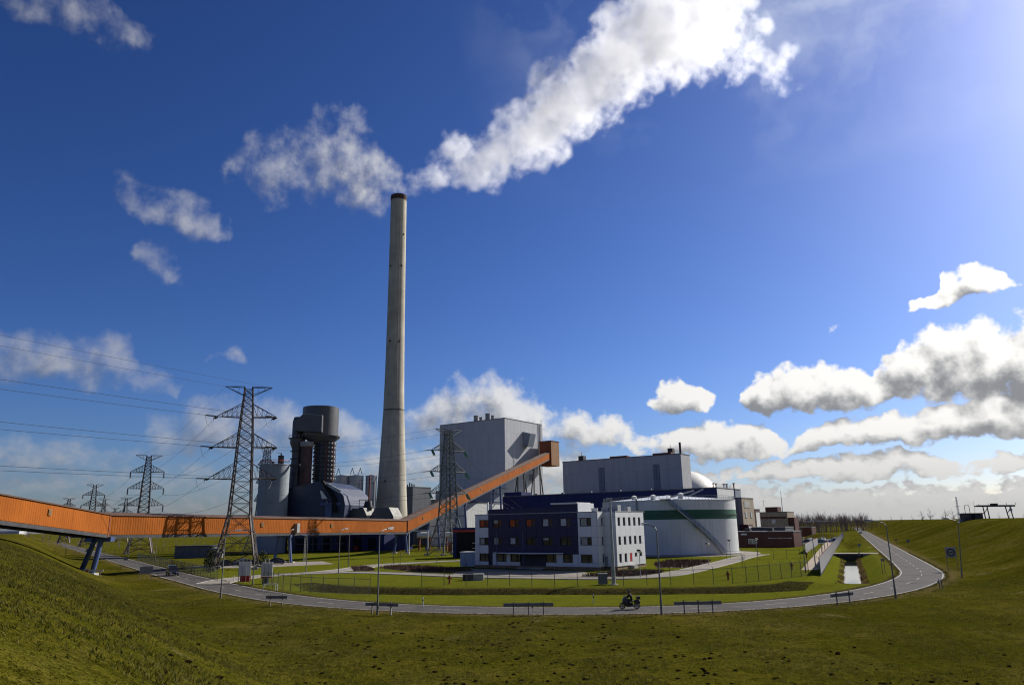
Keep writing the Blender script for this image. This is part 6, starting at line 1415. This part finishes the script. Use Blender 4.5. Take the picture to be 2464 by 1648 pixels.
# ---------------------------------------------------------------- plant bits under the conveyor and beside the office
M_OXR = mat('machine_orange', (.38, .06, .02), .6, .2, .5)
t = thing('ash_container', 'orange red container below the green insulator pylon', 'container', (-19, 262, 0)); MB().box(-23, -17.5, 262, 265, 0, 3.4).build('body', M_OXR, t)
for k in range(8): MB().box(-22.8+k*.68, -22.65+k*.68, 261.9, 262, .2, 3.2).build('rib', M_OXR, t)
t = thing('open_garage', 'dark open garage with red lintel left of the office', 'building', (-13, 212, 0)); MB().box(-17.5, -7, 214, 222, 0, 8.2).build('wall', C_NAVY, t); MB().box(-16.5, -8, 213.9, 213.99, .1, 6.9).build('opening', M_BLACK, t); MB().box(-17.6, -6.9, 213.7, 213.88, 7.0, 7.6).build('lintel', MATS['signal_red'], t)
for z in (2.6, 4.0): MB().bar((-12, 213.6, z), (-7.6, 213.6, z), .14).build('pipe', M_WHITEP, t)
for k, (x, y, lab) in enumerate(((-34, 286, 'white lying tank under the rising conveyor, left one'), (-23.5, 283, 'white lying tank under the rising conveyor, right one'))):
    t = thing('lying_tank', lab, 'tank', (x, y, 0), 'lying tanks'); MB().cyl((x-3, y, 5.6), (x+3, y+.6, 5.6), 1.1, 1.1, 18).build('shell', M_WHITEP, t, True)
    for dx in (-2, 2): MB().box(x+dx-.25, x+dx+.25, y-.9, y+.9, 0, 4.8).build('saddle', M_DRED, t)
t = thing('portal_frame', 'thin white portal frame below the conveyor end', 'frame', (-31, 244, 0))
for x in (-34, -28): MB().bar((x, 244, 0), (x, 244, 7.4), .3).build('post', M_WHITEP, t)
MB().bar((-34.2, 244, 7.4), (-27.8, 244, 7.4), .3).build('beam', M_WHITEP, t)
t = thing('rubble_heap', 'heap of pale rubble beside the garage', 'heap', (-8, 205, 0)); MB().blob((-8, 205, .1), 2.2, 4, 3, .35, .55).build('stones', M_CONC2, t)
t = thing('dark_shed', 'low dark shed behind the tallest pylon', 'shed', (-104, 246, 0)); MB().box(-110, -98, 246, 252, 0, 3.6).build('wall', C_GREYDK, t); MB().box(-110.3, -97.7, 245.7, 252.3, 3.6, 3.85).build('roof', M_DARKSTEEL, t); MB().box(-98, -95, 246.5, 249, 0, 2.9).build('lean_to', M_BOARD, t)
# mound in the car park
xs_, ys_ = np.meshgrid(np.linspace(-1, 1, 17), np.linspace(-1, 1, 17)); r_ = np.hypot(xs_, ys_); hh = np.clip(1-r_**2, 0, 1)*2.6
c0 = np.array((152, 376)); pts = [(c0[0]+16*a*.41+10*b*.91, c0[1]+16*a*.91-10*b*.41, h-.05) for a, b, h in zip(xs_.ravel(), ys_.ravel(), hh.ravel())]
o = MB().add(pts, [(j*17+i, j*17+i+1, (j+1)*17+i+1, (j+1)*17+i) for j in range(16) for i in range(16)]).build('grass_mound', GRASS, None, True); tag(o, 'low grass mound in the car park', kind='structure')
# ---------------------------------------------------------------- bushes and brown beds
for i, (x, y, r, lab) in enumerate(((-67.5, 169.5, 1.5, 'dark climbing bush on the left foot of the tallest pylon'), (-56.6, 170.8, 1.4, 'dark climbing bush on the right foot of the tallest pylon'), (-78, 196, 1.6, 'dark conifer bush by the parked cars'), (-64, 160, 1.2, 'dark bush behind the left road fence'))):
    rg = random.Random(i); t = thing('bush', lab, 'bush', (x, y, 0), 'dark bushes round the tallest pylon'); mb = MB()
    for k in range(420):
        d = Vector((rg.gauss(0, 1), rg.gauss(0, 1), rg.gauss(0, 1))).normalized()*rg.random()**.4; h = 1.35-.5*d.z
        p = Vector((x+d.x*r*h*.8, y+d.y*r*h*.8, 1.5*r+d.z*r*1.5)); a = Vector((rg.gauss(0, 1), rg.gauss(0, 1), rg.gauss(0, 1))).normalized()*.22; b = Vector((rg.gauss(0, 1), rg.gauss(0, 1), rg.gauss(0, 1))).normalized()*.22; mb.add([p-a, p+b, p+a], [(0, 1, 2)])
    mb.build('leaves', M_BUSH, t); MB().cyl((x, y, -.2), (x, y, 2.2*r), .12, .05, 6).build('stem', M_BARK, t)
def in_poly(x, y, poly):
    c = False; n = len(poly)
    for i in range(n):
        (x0, y0), (x1, y1) = poly[i], poly[(i+1) % n]
        if (y0 > y) != (y1 > y) and x < (x1-x0)*(y-y0)/(y1-y0)+x0: c = not c
    return c
def bed(name, lab, poly, n, h, m, seed):
    rg = random.Random(seed); mb = MB(); xs0, ys0 = [p[0] for p in poly], [p[1] for p in poly]; k = 0
    while k < n:
        x, y = rg.uniform(min(xs0), max(xs0)), rg.uniform(min(ys0), max(ys0))
        if not in_poly(x, y, poly): continue
        k += 1
        for j in range(3):
            d = Vector((rg.gauss(0, .35), rg.gauss(0, .35), 1)).normalized()*h*rg.uniform(.5, 1.1); s = Vector((rg.gauss(0, 1), rg.gauss(0, 1), 0)).normalized()*.05
            p = Vector((x, y, 0)); mb.add([p-s, p+s, p+d], [(0, 1, 2)])
    o = mb.build(name, m); tag(o, lab, 'shrubs', kind='stuff')
    g = MB().add([(x, y, .035) for x, y in poly], [tuple(range(len(poly)))]).build('bed_soil', mat('bed_soil', (.055, .03, .02), .95, .3, 1.0)); tag(g, 'dark soil of a planted bed', kind='structure')
bed('shrub_bed', 'brown shrub bed at the office corner', [(11, 130), (18, 127.5), (25, 133.5), (27, 140), (21, 143), (17, 139)], 1500, .7, M_BED, 1)
bed('shrub_bed', 'brown shrub bed between office and tank', [(28, 152), (33, 150), (41, 164), (45, 176), (36, 180), (30, 166)], 1500, .7, M_BED, 2)
bed('shrub_bed', 'brown shrub bed left of the office', [(-30, 168), (-22, 154), (-12, 147), (-8, 150), (-12, 158), (-20, 170), (-28, 174)], 1700, .75, M_BED, 3)
bed('shrub_bed', 'small brown shrub bed at the drive corner', [(-37, 172), (-33, 157), (-29, 158), (-31, 166), (-34, 174)], 500, .6, M_BED, 4)
# ---------------------------------------------------------------- grass tufts on the near slopes
def tufts(name, lab, X, Y, H, nb, cols, width=.02, lean=.5, seed=1):
    rs = np.random.default_rng(seed); n = len(X); Z = ground_h(X, Y)
    B = n*nb; bx = np.repeat(X, nb)+rs.normal(0, .07, B); by = np.repeat(Y, nb)+rs.normal(0, .07, B); bz = np.repeat(Z, nb)-.03; h = np.repeat(H, nb)*rs.uniform(.6, 1.2, B)
    an = rs.uniform(0, 6.28, B); wx, wy = np.cos(an)*width, np.sin(an)*width; lx, ly = rs.normal(0, lean, B)*h, rs.normal(0, lean, B)*h
    v = np.empty((B, 3, 3), 'f4'); v[:, 0] = np.stack([bx-wx, by-wy, bz], -1); v[:, 1] = np.stack([bx+wx, by+wy, bz], -1); v[:, 2] = np.stack([bx+lx, by+ly, bz+h], -1)
    me_ = bpy.data.meshes.new(name); me_.vertices.add(B*3); me_.vertices.foreach_set('co', v.ravel()); me_.loops.add(B*3); me_.loops.foreach_set('vertex_index', np.arange(B*3, dtype='i4'))
    me_.polygons.add(B); me_.polygons.foreach_set('loop_start', np.arange(0, B*3, 3, dtype='i4')); me_.update(calc_edges=True)
    ca = me_.attributes.new('tint', 'FLOAT', 'FACE'); ca.data.foreach_set('value', np.clip(np.repeat(rs.uniform(0, 1, n), nb)+rs.normal(0, .12, B), 0, 1).astype('f4'))
    m = bpy.data.materials.new(name); m.use_nodes = True; T = NT(m.node_tree); T.n.clear()
    b = T.new('ShaderNodeBsdfPrincipled'); tl = T.new('ShaderNodeBsdfTranslucent'); mx_ = T.new('ShaderNodeMixShader'); out = T.new('ShaderNodeOutputMaterial')
    rp = T.new('ShaderNodeValToRGB'); T.l.new(T.new('ShaderNodeAttribute', attribute_name='tint').outputs['Fac'], rp.inputs[0])
    for e, c in zip((rp.color_ramp.elements[0], rp.color_ramp.elements.new(.5), rp.color_ramp.elements[-1]), cols): pass
    els = rp.color_ramp.elements
    for e, c in zip(els, cols): e.color = c4(c)
    T.l.new(rp.outputs[0], b.inputs['Base Color']); T.l.new(rp.outputs[0], tl.inputs['Color']); b.inputs['Roughness'].default_value = .8; b.inputs['Specular IOR Level'].default_value = .15
    mx_.inputs[0].default_value = .35; T.l.new(b.outputs[0], mx_.inputs[1]); T.l.new(tl.outputs[0], mx_.inputs[2]); T.l.new(mx_.outputs[0], out.inputs[0])
    me_.materials.append(m); o = bpy.data.objects.new(name, me_); COL.objects.link(o); return tag(o, lab, 'grass', kind='stuff')
rs = np.random.default_rng(12)
N = 460000; X = rs.uniform(-75, 85, N); Y = rs.uniform(14, 135, N)
rdd, sdd, _ = seg_dist(X, Y, ROAD); ang = np.arctan2(X, Y); dist = np.hypot(X, Y)
clump = fbm2(X, Y, .55, 31)+.7*fbm2(X, Y, 1.6, 32)
keep = (sdd < 0) & (rdd > 4.0) & (np.abs(ang) < R(44)) & (dist < 125) & (rs.uniform(0, 1, N) < np.clip(60/dist, .12, 1)) & (clump+rs.normal(0, .9, N) > -.5)
X, Y, clump = X[keep], Y[keep], clump[keep]
tufts('meadow_grass', 'rough olive grass on the near slopes and meadow', X, Y, np.clip(.08+.05*clump+rs.uniform(0, .07, len(X)), .04, .26), 4, [(.040, .048, .005), (.080, .078, .009), (.135, .11, .02)], .022)
# rough reeds on the ditch bank
N = 15000; k = rs.integers(0, len(DITCH)-1, N); f = rs.uniform(0, 1, N)[:, None]; P_ = DITCH[k]*(1-f)+DITCH[k+1]*f; t_ = DITCH[k+1]-DITCH[k]; t_ /= np.linalg.norm(t_, axis=1)[:, None]; nrm = np.stack([-t_[:, 1], t_[:, 0]], -1)
P_ = P_+nrm*(rs.uniform(.4, 4.4, N))[:, None]
tufts('bank_reeds', 'dead brown reeds on the ditch bank', P_[:, 0], P_[:, 1], rs.uniform(.05, .22, N), 3, [(.022, .02, .006), (.055, .05, .014), (.11, .095, .035)], .03)
# molehills
mb = MB(); rg = random.Random(17); n = 0
while n < 600:
    d = rg.uniform(30, 78)**1.0; a = R(rg.uniform(-30, 40)); x, y = d*math.sin(a), d*math.cos(a)
    q_, s_, _ = seg_dist(np.array([x]), np.array([y]), ROAD)
    if s_[0] > 0 or q_[0] < 5: continue
    if math.sin(x*.12+1)+math.sin(y*.15+x*.05) < rg.uniform(-1.6, 1.2): continue
    n += 1; r = rg.uniform(.07, .2); mb.blob((x, y, gz(x, y)+r*.1), r, n, 1, .5, .45)
o = mb.build('molehills', mat('molehill_soil', (.012, .009, .005), 1.0, .3, 4.0, spec=0.0)); tag(o, 'dark molehills scattered over the near meadow', 'soil', kind='stuff')

# reeds along the water
N = 5000; f = rs.uniform(0, 1, N); k = rs.integers(0, len(WATER)-1, N); P_ = WATER[k]*(1-f[:, None])+WATER[k+1]*f[:, None]; sgn = np.where(rs.uniform(0, 1, N) < .7, 1, -1)
P_ = P_+np.stack([np.full(N, .913), np.full(N, -.408)], -1)*(sgn*rs.uniform(1.35, 2.3, N))[:, None]; sel = np.sin(P_[:, 1]*.9)+np.sin(P_[:, 1]*.37+1) > rs.uniform(-1.2, 1.0, N)
tufts('water_reeds', 'reddish dead reeds at the ditch water edge', P_[sel, 0], P_[sel, 1], rs.uniform(.15, .5, int(sel.sum())), 3, [(.05, .04, .012), (.11, .06, .03), (.16, .11, .05)], .03)
# ragged grass along both road edges
N = 15000; fl = RS[(np.hypot(RS[:, 0], RS[:, 1]) < 230)]; k = rs.integers(0, len(fl)-1, N); f = rs.uniform(0, 1, N)[:, None]; P_ = fl[k]*(1-f)+fl[k+1]*f; t_ = fl[k+1]-fl[k]; t_ /= np.linalg.norm(t_, axis=1)[:, None]; nrm = np.stack([-t_[:, 1], t_[:, 0]], -1)
P_ = P_+nrm*(np.where(rs.uniform(0, 1, N) < .5, 1, -1)*(3.28+np.abs(rs.normal(0, .28, N))-.10*np.sin(P_[:, 0]*1.3)))[:, None]
tufts('verge_grass', 'ragged grass along the road edges', P_[:, 0], P_[:, 1], rs.uniform(.06, .2, N), 3, [(.035, .038, .004), (.075, .07, .010), (.13, .10, .03)], .03)
